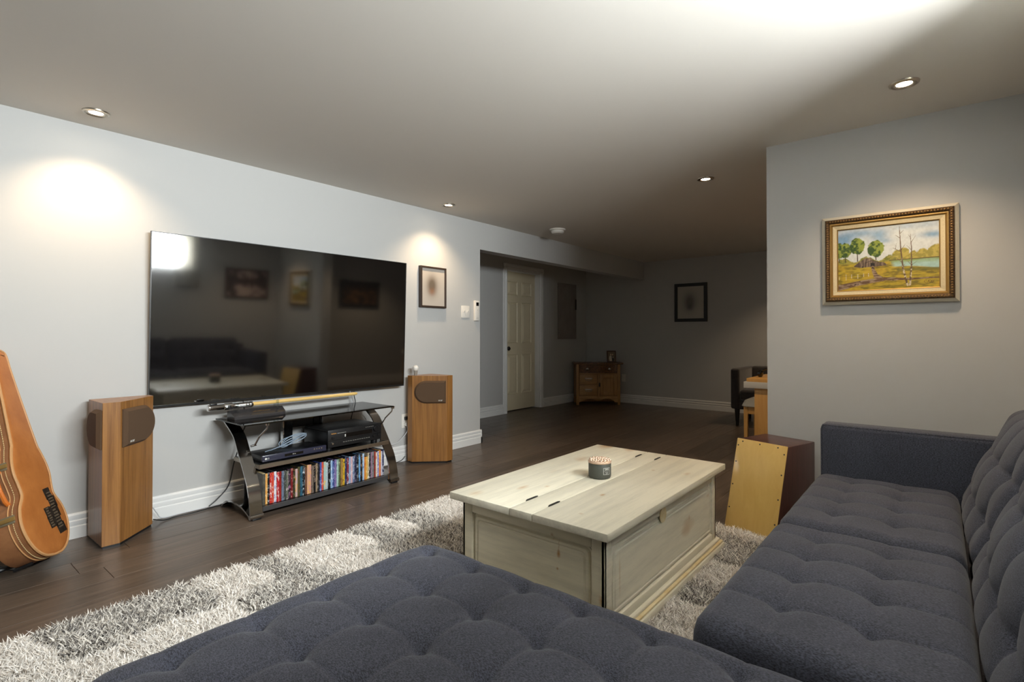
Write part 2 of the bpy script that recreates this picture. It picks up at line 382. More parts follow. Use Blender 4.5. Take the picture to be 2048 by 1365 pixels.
# ------------------------------------------------------------------ sectional sofa
def fabric(name, c1, c2, wear=None):
    m = bpy.data.materials.new(name); m.use_nodes = True; t = m.node_tree; b = t.nodes['Principled BSDF']
    tc = nd(t, 'ShaderNodeTexCoord')
    n = nd(t, 'ShaderNodeTexNoise'); n.inputs['Scale'].default_value = 560; n.inputs['Detail'].default_value = 2
    mp = nd(t, 'ShaderNodeMapping'); mp.inputs['Scale'].default_value = (1, .35, 1)
    t.links.new(tc.outputs['Object'], mp.inputs[0]); t.links.new(mp.outputs[0], n.inputs['Vector'])
    rp = nd(t, 'ShaderNodeValToRGB'); rp.color_ramp.elements[0].position = .36; rp.color_ramp.elements[1].position = .66
    rp.color_ramp.elements[0].color = c2; rp.color_ramp.elements[1].color = c1
    t.links.new(n.outputs[0], rp.inputs[0])
    n2 = nd(t, 'ShaderNodeTexNoise'); n2.inputs['Scale'].default_value = 7; n2.inputs['Detail'].default_value = 4
    t.links.new(tc.outputs['Object'], n2.inputs['Vector'])
    mx = nd(t, 'ShaderNodeMix', data_type='RGBA', blend_type='MULTIPLY'); mx.inputs[0].default_value = .35
    t.links.new(rp.outputs[0], mx.inputs[6]); t.links.new(n2.outputs[0], mx.inputs[7])
    t.links.new(mx.outputs[2], b.inputs['Base Color'])
    b.inputs['Roughness'].default_value = .9; b.inputs['Sheen Weight'].default_value = .12; b.inputs['Sheen Roughness'].default_value = .45
    bp = nd(t, 'ShaderNodeBump'); bp.inputs['Strength'].default_value = .35; bp.inputs['Distance'].default_value = .0012
    t.links.new(n.outputs[0], bp.inputs['Height']); t.links.new(bp.outputs[0], b.inputs['Normal'])
    return m
m_sofa = fabric('charcoal_weave', lin(90, 92, 106), lin(46, 47, 55))
m_leg = M('dark_stained_wood', lin(38, 27, 22), .4)
def cushion(x0, x1, y0, y1, z0, z1, tx, ty, rc=.07, re=.04, A=.016, B=.02, dome=.01, res=.0065):
    nx = int((x1 - x0) / res); ny = int((y1 - y0) / res)
    X, Y = np.meshgrid(np.linspace(x0, x1, nx), np.linspace(y0, y1, ny), indexing='ij')
    X0, Y0 = X.copy(), Y.copy()
    # plan with rounded corners
    cx, cy = (x0 + x1) / 2, (y0 + y1) / 2; hx, hy = (x1 - x0) / 2 - rc, (y1 - y0) / 2 - rc
    dx, dy = X - cx, Y - cy; ex = np.maximum(np.abs(dx) - hx, 0); ey = np.maximum(np.abs(dy) - hy, 0)
    L = np.hypot(ex, ey); mxe = np.maximum(ex, ey); k = np.where(L > 1e-9, mxe / np.maximum(L, 1e-9), 1)
    X = cx + np.sign(dx) * (np.minimum(np.abs(dx), hx) + ex * k); Y = cy + np.sign(dy) * (np.minimum(np.abs(dy), hy) + ey * k)
    ex = np.maximum(np.abs(X - cx) - hx, 0); ey = np.maximum(np.abs(Y - cy) - hy, 0)
    dist = rc - np.hypot(ex, ey) + np.where((ex == 0) & (ey == 0), np.minimum(hx - np.abs(X - cx), hy - np.abs(Y - cy)), 0)
    dist = np.maximum(dist, 0)
    edge = np.where(dist < re, re - np.sqrt(np.maximum(re ** 2 - (re - dist) ** 2, 0)), 0)
    def puff(q, lines, a, b):
        out = np.zeros_like(q); bb = [a] + list(lines) + [b]
        for i in range(len(bb) - 1):
            s = (q >= bb[i]) & (q <= bb[i + 1]); f = (q - bb[i]) / (bb[i + 1] - bb[i])
            if i == 0: v = np.sin(np.pi / 2 * (1 - f)) if lines else 1 + 0 * f
            elif i == len(bb) - 2: v = np.sin(np.pi / 2 * f)
            else: v = np.sin(np.pi * f)
            out = np.where(s, np.clip(v, 0, 1) ** .5, out)
        return out
    pu = puff(X0, tx, x0, x1); pv = puff(Y0, ty, y0, y1)
    h = A * ((.55 * pu + .45 * pv) - 1)
    for q, ls in ((X0, tx), (Y0, ty)):
        for a in ls: h -= .004 * np.exp(-(np.abs(q - a) / .006))
    for a in tx:
        for c in ty:
            r = np.hypot(X0 - a, Y0 - c); h -= B * (.66 * np.exp(-(r / .018) ** 1.3) + .30 * np.exp(-(r / .05) ** 1.6))
    fade = np.clip(dist / .06, 0, 1); h *= .25 + .75 * fade
    dm = dome * (1 - ((X - cx) / (hx + rc)) ** 2) * (1 - ((Y - cy) / (hy + rc)) ** 2)
    Z = z1 - edge + h + dm
    top = np.stack([X, Y, Z], -1).reshape(-1, 3)
    idx = np.arange(nx * ny).reshape(nx, ny)
    F = np.stack([idx[:-1, :-1], idx[1:, :-1], idx[1:, 1:], idx[:-1, 1:]], -1).reshape(-1, 4).tolist()
    ring = list(idx[:, 0]) + list(idx[-1, 1:]) + list(idx[-2::-1, -1]) + list(idx[0, -2:0:-1])
    V = [top]; base = nx * ny; prev = ring
    rp = top[ring]; ctr = np.array([cx, cy])
    zr = rp[:, 2]
    for q, (fz, off) in enumerate(((.5, .004), (.12, .002), (0, -.012))):
        ringp = rp.copy(); dirv = ringp[:, :2] - ctr; dirv /= np.linalg.norm(dirv, axis=1)[:, None]
        ringp[:, :2] += dirv * off; ringp[:, 2] = z0 + (zr - z0) * fz
        V.append(ringp); cur = list(range(base, base + len(ring))); base += len(ring)
        n = len(ring); F += [(prev[i], cur[i], cur[(i + 1) % n], prev[(i + 1) % n]) for i in range(n)]
        prev = cur
    F.append(tuple(prev))
    m = MB(); m.v = np.concatenate(V).tolist(); m.f = [tuple(int(i) for i in f) for f in F]
    return m
sf = Thing('sectional_sofa', 'charcoal tufted sectional sofa with a long chaise', 'sofa', (1.5, .2, 0))
sf.part('chaise_cushion', cushion(.215, 1.122, -.06, 1.262, .245, .424, [.375, .545, .712, .880, 1.048], [.125, .30, .478, .652, .825, 1.002, 1.177], rc=.085, re=.055, A=.005, B=.032, dome=.010), m_sofa, smooth=80)
sf.part('seat_cushion', cushion(1.145, 1.948, -.06, .437, .262, .440, [1.335, 1.500, 1.665, 1.832], [.116, .288], rc=.05, re=.05, A=.013, B=.026, dome=.012), m_sofa, smooth=80)
sf.part('seat_cushion', cushion(1.955, 2.742, -.06, .437, .262, .440, [2.141, 2.300, 2.470, 2.640], [.116, .288], rc=.05, re=.05, A=.013, B=.026, dome=.012), m_sofa, smooth=80)
ang = math.atan2(.155, .37)
Vv = Vector((0, -math.sin(ang), math.cos(ang))); Nn = Vector((0, math.cos(ang), math.sin(ang)))
def back_cushion(x0, x1, tx):
    m = cushion(x0, x1, -.02, .435, -.17, 0, tx, [.115, .262], rc=.06, re=.065, A=.016, B=.026, dome=.035)
    O = Vector((0, -.055, .405))
    m.v = [tuple(Vector((p[0], 0, 0)) + O + Vv * p[1] + Nn * p[2]) for p in m.v]
    sf.part('back_cushion', m, m_sofa, smooth=80)
back_cushion(1.965, 2.738, [2.11, 2.28, 2.45, 2.62])
back_cushion(1.14, 1.955, [1.30, 1.47, 1.64, 1.81])
back_cushion(.225, 1.13, [.42, .60, .78, .96])
am = MB().box(2.748, 2.862, -.44, .425, .115, .655, .022, 3)
arm = sf.part('arm', am, m_sofa, label='slim square sofa arm beside the wooden drum box')
sf.part('piping', MB().tube([(2.757, -.40, .648), (2.757, .416, .648), (2.757, .420, .63), (2.757, .420, .14)], .005, 6), m_sofa, parent=arm)
sf.part('back_frame', MB().box(.2, 2.862, -.515, -.36, .115, .70, .025, 3), m_sofa)
sf.part('seat_base', MB().box(1.10, 2.75, -.40, .405, .115, .262, .015).box(.225, 1.105, -.40, 1.225, .115, .246, .015), m_sofa)
for (x, y) in ((.29, 1.16), (1.04, 1.16), (.29, -.44), (2.80, .36), (2.80, -.44), (1.25, .34)):
    sf.part('leg', MB().lathe([(.018, 0), (.028, .118)], (x, y, .0), 12), m_leg)

# ------------------------------------------------------------------ chest coffee table
def paint_wood(name, base, stain, sc_=(1.2, 14, 14), knots=()):
    m = bpy.data.materials.new(name); m.use_nodes = True; t = m.node_tree; b = t.nodes['Principled BSDF']
    tc = nd(t, 'ShaderNodeTexCoord'); mp = nd(t, 'ShaderNodeMapping'); mp.inputs['Scale'].default_value = sc_
    t.links.new(tc.outputs['Object'], mp.inputs[0])
    n = nd(t, 'ShaderNodeTexNoise'); n.inputs['Scale'].default_value = 2.2; n.inputs['Detail'].default_value = 6; n.inputs['Roughness'].default_value = .7
    t.links.new(mp.outputs[0], n.inputs['Vector'])
    rp = nd(t, 'ShaderNodeValToRGB'); e = rp.color_ramp.elements
    e[0].position = .30; e[0].color = tuple(c * .80 for c in base[:3]) + (1,); e[1].position = .58; e[1].color = base
    t.links.new(n.outputs[0], rp.inputs[0])
    # knots
    mp2 = nd(t, 'ShaderNodeMapping'); mp2.inputs['Scale'].default_value = tuple((.55 if s < 3 else 1) for s in sc_)
    t.links.new(tc.outputs['Object'], mp2.inputs[0])
    nz = nd(t, 'ShaderNodeTexNoise'); nz.inputs['Scale'].default_value = 9
    t.links.new(mp2.outputs[0], nz.inputs['Vector'])
    av = nd(t, 'ShaderNodeMix', data_type='VECTOR'); av.inputs[0].default_value = .06
    t.links.new(mp2.outputs[0], av.inputs[4]); t.links.new(nz.outputs['Color'], av.inputs[5])
    vo = nd(t, 'ShaderNodeTexVoronoi'); vo.inputs['Scale'].default_value = 5.5; t.links.new(av.outputs[1], vo.inputs['Vector'])
    r2 = nd(t, 'ShaderNodeValToRGB'); e = r2.color_ramp.elements
    e[0].position = .06; e[0].color = (1, 1, 1, 1); e[1].position = .24; e[1].color = (0, 0, 0, 1)
    t.links.new(vo.outputs['Distance'], r2.inputs[0])
    gt = nd(t, 'ShaderNodeMath', operation='GREATER_THAN'); gt.inputs[1].default_value = .55
    sp = nd(t, 'ShaderNodeSeparateColor'); t.links.new(vo.outputs['Color'], sp.inputs[0]); t.links.new(sp.outputs[0], gt.inputs[0])
    ml = nd(t, 'ShaderNodeMath', operation='MULTIPLY'); t.links.new(r2.outputs[0], ml.inputs[0]); t.links.new(gt.outputs[0], ml.inputs[1])
    m2 = nd(t, 'ShaderNodeMath', operation='MULTIPLY'); m2.inputs[1].default_value = .75; t.links.new(ml.outputs[0], m2.inputs[0])
    mx = nd(t, 'ShaderNodeMix', data_type='RGBA'); t.links.new(m2.outputs[0], mx.inputs[0]); t.links.new(rp.outputs[0], mx.inputs[6]); mx.inputs[7].default_value = stain
    outc = mx.outputs[2]
    for (kx, ky, kz, sx, sy, sz, amt) in knots:      # single knots, placed in the wood
        km = nd(t, 'ShaderNodeMapping', vector_type='TEXTURE'); km.inputs['Location'].default_value = (kx - 2.054, ky - 1.17, kz); km.inputs['Scale'].default_value = (sx, sy, sz)
        t.links.new(tc.outputs['Object'], km.inputs[0])
        ln_ = nd(t, 'ShaderNodeVectorMath', operation='LENGTH'); t.links.new(km.outputs[0], ln_.inputs[0])
        kn_ = nd(t, 'ShaderNodeMath', operation='MULTIPLY_ADD'); kn_.inputs[1].default_value = .9; t.links.new(n.outputs[0], kn_.inputs[0]); t.links.new(ln_.outputs['Value'], kn_.inputs[2])
        kr = nd(t, 'ShaderNodeMapRange'); kr.inputs['From Min'].default_value = 1.35; kr.inputs['From Max'].default_value = .55; kr.inputs['To Max'].default_value = amt
        t.links.new(kn_.outputs[0], kr.inputs[0])
        kx_ = nd(t, 'ShaderNodeMix', data_type='RGBA'); t.links.new(kr.outputs[0], kx_.inputs[0]); t.links.new(outc, kx_.inputs[6]); kx_.inputs[7].default_value = stain
        outc = kx_.outputs[2]
    t.links.new(outc, b.inputs['Base Color']); b.inputs['Roughness'].default_value = .45
    bp = nd(t, 'ShaderNodeBump'); bp.inputs['Strength'].default_value = .12; bp.inputs['Distance'].default_value = .002
    t.links.new(n.outputs[0], bp.inputs['Height']); t.links.new(bp.outputs[0], b.inputs['Normal'])
    return m
KT = [(1.70, 1.335, .43, .05, .018, .02, .55), (1.775, 1.265, .43, .02, .014, .02, .45), (1.82, 1.03, .43, .022, .012, .02, .75), (2.30, 1.035, .43, .016, .012, .02, .7), (2.34, .89, .43, .04, .02, .02, .4), (2.55, 1.12, .43, .012, .010, .02, .6), (1.52, 1.43, .43, .05, .03, .02, .35), (1.58, .98, .43, .012, .012, .02, .4), (2.26, .845, .26, .008, .02, .02, .6), (2.50, .845, .30, .03, .02, .012, .4), (1.62, .845, .24, .008, .02, .10, .5)]
KE = [(1.51, 1.055, .352, .02, .010, .020, .8), (1.51, 1.03, .298, .02, .010, .022, 1), (1.51, 1.035, .245, .02, .007, .008, .9), (1.51, 1.03, .325, .02, .005, .04, .5), (1.51, .86, .19, .02, .012, .02, .7)]
m_cream = paint_wood('distressed_cream_paint', lin(222, 215, 194), lin(176, 128, 62), knots=KT)
m_creamy = paint_wood('distressed_cream_paint_end', lin(218, 209, 182), lin(166, 116, 50), (14, 1.2, 14), knots=KE)
m_edge = M('worn_cream_edge', lin(224, 212, 176), .5, noise=(22, .5), col2=lin(206, 178, 122))
m_iron = M('dark_iron', lin(52, 50, 46), .5, .4)
TX0, TX1, TY0, TY1, TZ = 1.468, 2.640, .813, 1.527, .430
ct = Thing('chest_coffee_table', 'low cream painted wooden chest coffee table on the shag rug', 'coffee table', ((TX0 + TX1) / 2, (TY0 + TY1) / 2, .0))
BX0, BX1, BY0, BY1 = TX0 + .042, TX1 - .042, TY0 + .034, TY1 - .034
ct.part('body', MB().box(BX0 + .014, BX1 - .014, BY0 + .014, BY1 - .014, .02, .403), m_cream)
for (a, c) in ((TY0, 1.112), (1.1145, 1.2155), (1.218, TY1)):
    ct.part('lid_board', MB().box(TX0, TX1, a, c, .402, TZ, .003), m_cream)
for (xa, ya) in ((1.57, 1.217), (1.57, 1.1133), (2.49, 1.217), (2.49, 1.1133)):
    hp = MB().prism([(xa, ya), (xa + .010, ya - .005), (xa + .066, ya - .005), (xa + .076, ya), (xa + .066, ya + .005), (xa + .010, ya + .005)], TZ - .004, TZ + .0022)
    ct.part('hinge', hp, m_iron, label='dark iron hinge strip')
def panel_face(horiz, a0, a1, z0, z1, c, out, mat, st=.05, top=.048, bot=.035):
    """frame-and-panel side: rails, stiles and a fielded panel; c = face plane, out = sign"""
    def P(a, dpt, z): return (a, c + out * dpt, z) if horiz else (c + out * dpt, a, z)
    def bx(p0, p1, q0, q1, d0, d1, b=.003):
        lo, hi = sorted((c + out * d0, c + out * d1))
        return MB().box(p0, p1, lo, hi, q0, q1, b) if horiz else MB().box(lo, hi, p0, p1, q0, q1, b)
    ct.part('stile', bx(a0, a0 + st, z0, z1, -.014, 0), mat); ct.part('stile', bx(a1 - st, a1, z0, z1, -.014, 0), mat)
    ct.part('top_rail', bx(a0 + st, a1 - st, z1 - top, z1, -.014, 0), mat); ct.part('bottom_rail', bx(a0 + st, a1 - st, z0, z0 + bot, -.014, 0), mat)
    p0, p1, q0, q1 = a0 + st, a1 - st, z0 + bot, z1 - top
    rad = .018
    def rr(k, dpt):
        pts = []
        for (sx, sz, t0) in ((p1 - k, q1 - k, 0), (p0 + k, q1 - k, 90)):
            ox = sx - rad if t0 == 0 else sx + rad
            for j in range(4):
                t = R(t0 + j * 30); pts.append(P(ox + rad * math.cos(t), dpt, sz - rad + rad * math.sin(t)))
        pts += [P(p0 + k, dpt, q0 + k), P(p1 - k, dpt, q0 + k)]
        return pts
    rings = [rr(-.001, -.003), rr(.003, -.013), rr(.010, -.013), rr(.014, -.005), rr(.022, -.004), rr(.027, -.008), rr(.032, -.0035)]
    n = len(rings[0]); vs = sum(rings, [])
    fs = [(i * n + j, i * n + (j + 1) % n, (i + 1) * n + (j + 1) % n, (i + 1) * n + j) for i in range(len(rings) - 1) for j in range(n)] + [tuple(range((len(rings) - 1) * n, len(rings) * n))]
    mold = MB().add(vs[:n * len(rings)], fs[:-1]); ct.part('panel_moulding', mold, m_edge if False else mat, smooth=20)
    ct.part('fielded_panel', MB().add(rings[-1], [tuple(range(n))]), mat, smooth=0)
panel_face(True, BX0, BX1, .07, .402, BY0, -1, m_cream)
panel_face(True, BX0, BX1, .07, .402, BY1, 1, m_cream)
panel_face(False, BY0, BY1, .07, .402, BX0, -1, m_creamy)
panel_face(False, BY0, BY1, .07, .402, BX1, 1, m_creamy)
for (z0, z1, k, mt) in ((.006, .052, .033, m_cream), (.052, .062, .027, m_edge), (.062, .074, .016, m_cream)):
    ct.part('base_moulding', MB().box(BX0 - k, BX1 + k, BY0 - k, BY1 + k, z0, z1, .004), mt)
ct.part('finger_notch', MB().lathe([(.001, 0), (.03, 0.0), (.03, .0025), (.02, .003)], (1.97, BY0 - .0005, .352), 20, (0, -1, 0)), m_edge)
# candle on it
cn = Thing('candle_jar', 'dark green grey candle jar with a knobbly blush lid', 'candle', (2.04, 1.168, TZ))
m_jar = M('matte_green_grey', lin(84, 86, 78), .55, noise=(25, .6))
cn.part('jar', MB().lathe([(.040, 0), (.047, .003), (.0495, .012), (.0495, .064), (.047, .068), (.044, .068)], (2.04, 1.168, TZ), 40), m_jar)
m_lid = M('blush_metal', lin(226, 196, 168), .35, .35, noise=(60, .4), col2=lin(190, 160, 138))
ld = cn.part('lid', MB().lathe([(.050, .066), (.0515, .068), (.0515, .072), (.047, .077), (.03, .080), (.001, .081)], (2.04, 1.168, TZ), 40), m_lid)
for i in range(46):
    rr_ = .046 * math.sqrt((i + .5) / 46); th = i * 2.39996
    q = (2.04 + rr_ * math.cos(th), 1.168 + rr_ * math.sin(th), TZ + .077 + .003 * (1 - (rr_ / .047) ** 2))
    if i == 0: kn = MB()
    kn.lathe([(.0062, -.002), (.0058, .002), (.0035, .0048), (.0005, .0055)], q, 7)
cn.part('lid_knobs', kn, m_lid, parent=ld, kind='stuff')
m_ink = M('white_print', lin(225, 225, 218), .6)
phi = math.atan2(0 - 1.168, 0 - 2.04) + R(38)
def on_jar(mb):   # wrap a flat (s, z) print round the jar
    r_ = .0498
    mb.v = [(2.04 + (r_ + p[2]) * math.cos(phi + p[0] / r_), 1.168 + (r_ + p[2]) * math.sin(phi + p[0] / r_), TZ + p[1]) for p in mb.v]; return mb
lb = MB()
for (a, b, c, e) in ((-.017, .017, .050, .0512), (-.017, .017, .0218, .023), (-.017, -.0158, .022, .051), (.0158, .017, .022, .051), (-.015, .015, .0375, .038)):
    ns = 6
    for i in range(ns):
        s0 = a + (b - a) * i / ns; s1 = a + (b - a) * (i + 1) / ns
        lb.add([(s0, c, 0), (s1, c, 0), (s1, e, 0), (s0, e, 0)], [(0, 1, 2, 3)])
lb.v = [(p[0], p[1], .0002) for p in lb.v]
tx_ = text_mb('SAN', .011, Matrix.Translation((0, .0445, 0)), .0002); lb.add(tx_.v, tx_.f)
for k_ in range(2):
    tx_ = strokes(Matrix.Translation((0, .032 - .005 * k_, .0003)), .016 - .006 * k_, .003, 8 - 3 * k_, k_); lb.add(tx_.v, tx_.f)
cn.part('label_print', on_jar(lb), m_ink, smooth=0, label='white square label print')

# ------------------------------------------------------------------ shag rug
RX0, RX1, RY0, RY1 = -.12, 2.905, .30, 2.43
rug = Thing('shag_rug', 'cream and grey patchwork shag rug under the coffee table', 'rug', (1.3, 1.4, 0))
rug.part('backing', MB().box(RX0, RX1, RY0, RY1, .0005, .006), M('rug_backing', lin(150, 143, 134), .95))
N = 340000
px = rng.uniform(RX0, RX1, N); py = rng.uniform(RY0, RY1, N)
keep = ~((px > TX0 + .03) & (px < TX1 - .03) & (py > TY0 + .03) & (py < TY1 - .03)) & ~((px > .27) & (px < 1.06) & (py < 1.17)) & ~((px > 1.15) & (py < .36))
px, py = px[keep], py[keep]; N = len(px)
wob = .02 * np.sin(py * 19) + .015 * np.sin(px * 23 + py * 7)
qx = px + wob; qy = py + .02 * np.sin(px * 17)
xb1 = np.array([-.4, .10, .36, .84, 1.08, 1.20, 1.60, 1.73, 1.87, 2.03, 2.45, 2.62, 3.2]); g1 = np.array([0, 1, 0, 1, 0, 1, 0, 1, 0, 1, 0, 1, 0])
g1 = np.array([0, 0, 1, 0, 1, 0, 1, 0, 1, 0, 1, 0])
xb2 = np.array([-.4, .55, .9, 1.3, 1.55, 1.83, 2.03, 2.20, 2.44, 2.80, 3.2]); g2 = np.array([0, 1, 0, 1, 0, 0, 1, 0, 1, 0])
rowi = qy > 2.14
i1 = np.clip(np.searchsorted(xb1, qx) - 1, 0, len(g1) - 1); i2 = np.clip(np.searchsorted(xb2, qx - .0 ) - 1, 0, len(g2) - 1)
mid = (qy > 1.25) & (qy <= 2.14)
grey = np.where(rowi, g1[i1], np.where(mid & (qx > .8), 1 - g2[i2], np.where(mid, 0, g2[i2])))
d1 = np.min(np.abs(qx[:, None] - xb1[None]), 1); d2 = np.min(np.abs(qx[:, None] - xb2[None]), 1)
bd = np.minimum(np.where(rowi, d1, d2), np.minimum(np.abs(qy - 2.14), np.abs(qy - 1.25)))
hgt = .040 * (1 - .45 * np.exp(-(bd / .015) ** 2)) * rng.uniform(.75, 1.15, N)
edge_d = np.minimum(np.minimum(px - RX0, RX1 - px), np.minimum(py - RY0, RY1 - py))
az = rng.uniform(0, 2 * np.pi, N); ln = rng.uniform(.25, .85, N)
lx, ly = np.cos(az) * ln, np.sin(az) * ln
nrm = 1 / np.sqrt(1 + ln ** 2)
wd_ = rng.uniform(.0016, .0028, N); wa = rng.uniform(0, np.pi, N); wx, wy = np.cos(wa) * wd_, np.sin(wa) * wd_
def pt(fr, bend, wf):
    z = hgt * fr * (1 if bend == 0 else 1) ; X = px + lx * hgt * bend; Y = py + ly * hgt * bend
    return np.stack([X - wx * wf, Y - wy * wf, z + .004], 1), np.stack([X + wx * wf, Y + wy * wf, z + .004], 1)
a0_, b0_ = pt(0, 0, 1); a1_, b1_ = pt(.62, .32, 1); tip = pt(.92, 1.0, 0)[0]
V = np.stack([a0_, b0_, a1_, b1_, tip], 1).reshape(-1, 3) - np.array([1.3, 1.4, 0])
i0 = np.arange(N) * 5
loops = np.stack([i0, i0 + 1, i0 + 3, i0, i0 + 3, i0 + 2, i0 + 2, i0 + 3, i0 + 4], 1).ravel()
me = bpy.data.meshes.new('pile'); me.vertices.add(N * 5); me.vertices.foreach_set('co', V.astype(np.float32).ravel())
me.loops.add(N * 9); me.loops.foreach_set('vertex_index', loops.astype(np.int32))
me.polygons.add(N * 3); me.polygons.foreach_set('loop_start', (np.arange(N * 3) * 3).astype(np.int32)); me.polygons.foreach_set('loop_total', np.full(N * 3, 3, np.int32))
me.update(calc_edges=True)
cl = np.empty((N, 3)); wv = rng.uniform(0, 1, N)[:, None]
white = L3(250, 246, 240) * (1 - wv) + L3(234, 226, 215) * wv
gr = np.where(wv < .20, L3(84, 80, 78), np.where(wv < .48, L3(188, 182, 175), L3(236, 230, 220)))
cl = np.where(grey[:, None] > .5, gr, white) * rng.uniform(.85, 1.1, (N, 1))
c4 = np.ones((N, 5, 4), np.float32); c4[:, :, :3] = np.clip(cl, 0, 1)[:, None, :]
at = me.color_attributes.new('tint', 'FLOAT_COLOR', 'POINT'); at.data.foreach_set('color', c4.ravel())
me.materials.append(attr_mat('shag_yarn', .75)); po = bpy.data.objects.new('pile', me); COL.objects.link(po); po.parent = rug.o; po['kind'] = 'stuff'

# ------------------------------------------------------------------ wedge drum box (cajon)
cj = Thing('cajon', 'wedge shaped box drum with a yellow plywood face and dark red body', 'drum', (3.05, .72, 0))
wdv = Vector((-.306, -.952, 0)); bk = Vector((.952, -.306, 0))
FL = Vector((2.945, .912, 0)); CW = .284; slope = .126; HH = .482; dep = .385
def Cj(s, t, z): return FL + wdv * s + bk * t + Vector((0, 0, z))
poly = [(0, .014), (dep, .014), (dep, HH), (slope, HH)]
vs = [Cj(s, t, z) for s in (0, CW) for t, z in poly]
m_maho = wood('dark_red_wood', lin(92, 52, 44), lin(50, 26, 24), (40, 40, 2.2), .35, nscale=1.4, coat=.25)
cj.part('body', MB().bev(vs, [(0, 1, 2, 3), (7, 6, 5, 4), (0, 4, 5, 1), (1, 5, 6, 2), (2, 6, 7, 3), (3, 7, 4, 0)], .004, 2), m_maho)
m_ply = wood('yellow_birch_ply', lin(232, 196, 116), lin(216, 174, 92), (16, 16, 2), .35, nscale=1.5, contrast=.7, coat=.2, bump=.02)
nf = Vector((0, 0, 1)) * slope / math.hypot(slope, HH) - bk * HH / math.hypot(slope, HH)
fv = []
for q in (.0005, .0075):
    fv += [Cj(s, slope * (z - .0) / HH, z) + nf * q for s, z in ((.0, .010), (CW, .010), (CW, HH + .002), (0, HH + .002))]
tp = cj.part('striking_face', MB().bev(fv, [(3, 2, 1, 0), (4, 5, 6, 7), (0, 1, 5, 4), (1, 2, 6, 5), (2, 3, 7, 6), (3, 0, 4, 7)], .0025, 2), m_ply)
for s, z in [(.035, HH - .012), (.135, HH - .012), (.235, HH - .012), (.012, HH - .035), (.012, .36), (.012, .24), (.012, .12), (CW - .012, HH - .04), (CW - .012, .34), (CW - .012, .22), (CW - .012, .1), (.1, .022), (.2, .022)]:
    cj.part('screw', MB().lathe([(.004, 0), (.004, .001), (.002, .0014)], Cj(s, slope * z / HH, z) + nf * .0073, 8, nf), m_iron, parent=tp)
for s, t in ((.04, .05), (CW - .04, .05), (.04, dep - .04), (CW - .04, dep - .04)):
    cj.part('rubber_foot', MB().lathe([(.014, 0), (.016, .016)], Cj(s, t, 0), 12), m_black)

# ------------------------------------------------------------------ television
tvc = Vector((1.870, 3.424, 1.146)); yaw, tilt = R(1.9), R(1.9)
ntv = Vector((-math.sin(yaw) * math.cos(tilt), -math.cos(yaw) * math.cos(tilt), -math.sin(tilt)))
xtv = Vector((math.cos(yaw), -math.sin(yaw), 0)); ytv = (ntv.cross(xtv) * 1).normalized()
if ytv.z < 0: ytv = -ytv
Mtv = Matrix((xtv, ytv, ntv)).transposed().to_4x4(); Mtv.translation = tvc
TWd, THt = 1.775, 1.007
tv = Thing('television', 'large wall mounted flat television, switched off', 'television', tuple(tvc))
m_scr = M('dark_screen', lin(12, 11, 11), .06, ior=2.5)
tv.part('screen', MB().box(-TWd / 2 + .004, TWd / 2 - .004, -THt / 2 + .012, THt / 2 - .004, -.004, .0005).xf(Mtv), m_scr)
m_bez = M('grey_bezel', lin(52, 52, 52), .3, .6)
bz = MB()
for (a, b, c, e) in ((-TWd / 2, TWd / 2, THt / 2 - .004, THt / 2), (-TWd / 2, TWd / 2, -THt / 2, -THt / 2 + .012), (-TWd / 2, -TWd / 2 + .004, -THt / 2, THt / 2), (TWd / 2 - .004, TWd / 2, -THt / 2, THt / 2)):
    bz.box(a, b, c, e, -.018, .003)
tv.part('bezel', bz.xf(Mtv), m_bez)
tv.part('rear_shell', MB().box(-TWd / 2 + .002, TWd / 2 - .002, -THt / 2 + .002, THt / 2 - .002, -.018, -.004).box(-.5, .5, -.35, .2, -.030, -.018, .005).xf(Mtv), m_black)
tv.part('wall_bracket', MB().box(1.55, 2.15, 3.448, 3.499, .95, 1.25, .004), m_black)

# ------------------------------------------------------------------ TV stand
st = Thing('tv_stand', 'black nickel and smoked glass television stand with curved legs', 'tv stand', (1.85, 3.23, 0))
m_smoke = glass_mat('smoked_glass', (.16, .17, .17, 1), 2.0)
m_shelf = M('dark_shelf', lin(30, 29, 29), .25)
m_lip = M('champagne_metal_lip', (.50, .45, .38, 1), .3, 1)
top = st.part('glass_top', MB().box(1.327, 2.380, 3.050, 3.44, .539, .547, .0015, 1), m_smoke, label='smoked glass top')
def band(xa, xb, crv, th):
    """flat band of width xa..xb following a curve in (y,z)"""
    n = len(crv); vs = []; fs = []
    for i, (yy, zz) in enumerate(crv):
        p, q = crv[max(i - 1, 0)], crv[min(i + 1, n - 1)]; dy, dz = q[0] - p[0], q[1] - p[1]; L_ = math.hypot(dy, dz); ny_, nz_ = -dz / L_ * th / 2, dy / L_ * th / 2
        vs += [(xa, yy + ny_, zz + nz_), (xb, yy + ny_, zz + nz_), (xb, yy - ny_, zz - nz_), (xa, yy - ny_, zz - nz_)]
    for i in range(n - 1):
        for j in range(4): fs.append((i * 4 + j, i * 4 + (j + 1) % 4, i * 4 + 4 + (j + 1) % 4, i * 4 + 4 + j))
    fs += [(3, 2, 1, 0), tuple((n - 1) * 4 + j for j in range(4))]
    return MB().add(vs, fs)
def spline(pts, n=6):
    out = []; P = [Vector(p) for p in pts]
    for i in range(len(P) - 1):
        a, b, c, e = P[max(i - 1, 0)], P[i], P[i + 1], P[min(i + 2, len(P) - 1)]
        for k in range(n):
            t = k / n; out.append(.5 * ((2 * b) + (-a + c) * t + (2 * a - 5 * b + 4 * c - e) * t * t + (-a + 3 * b - 3 * c + e) * t ** 3))
    out.append(P[-1]); return [tuple(p) for p in out]
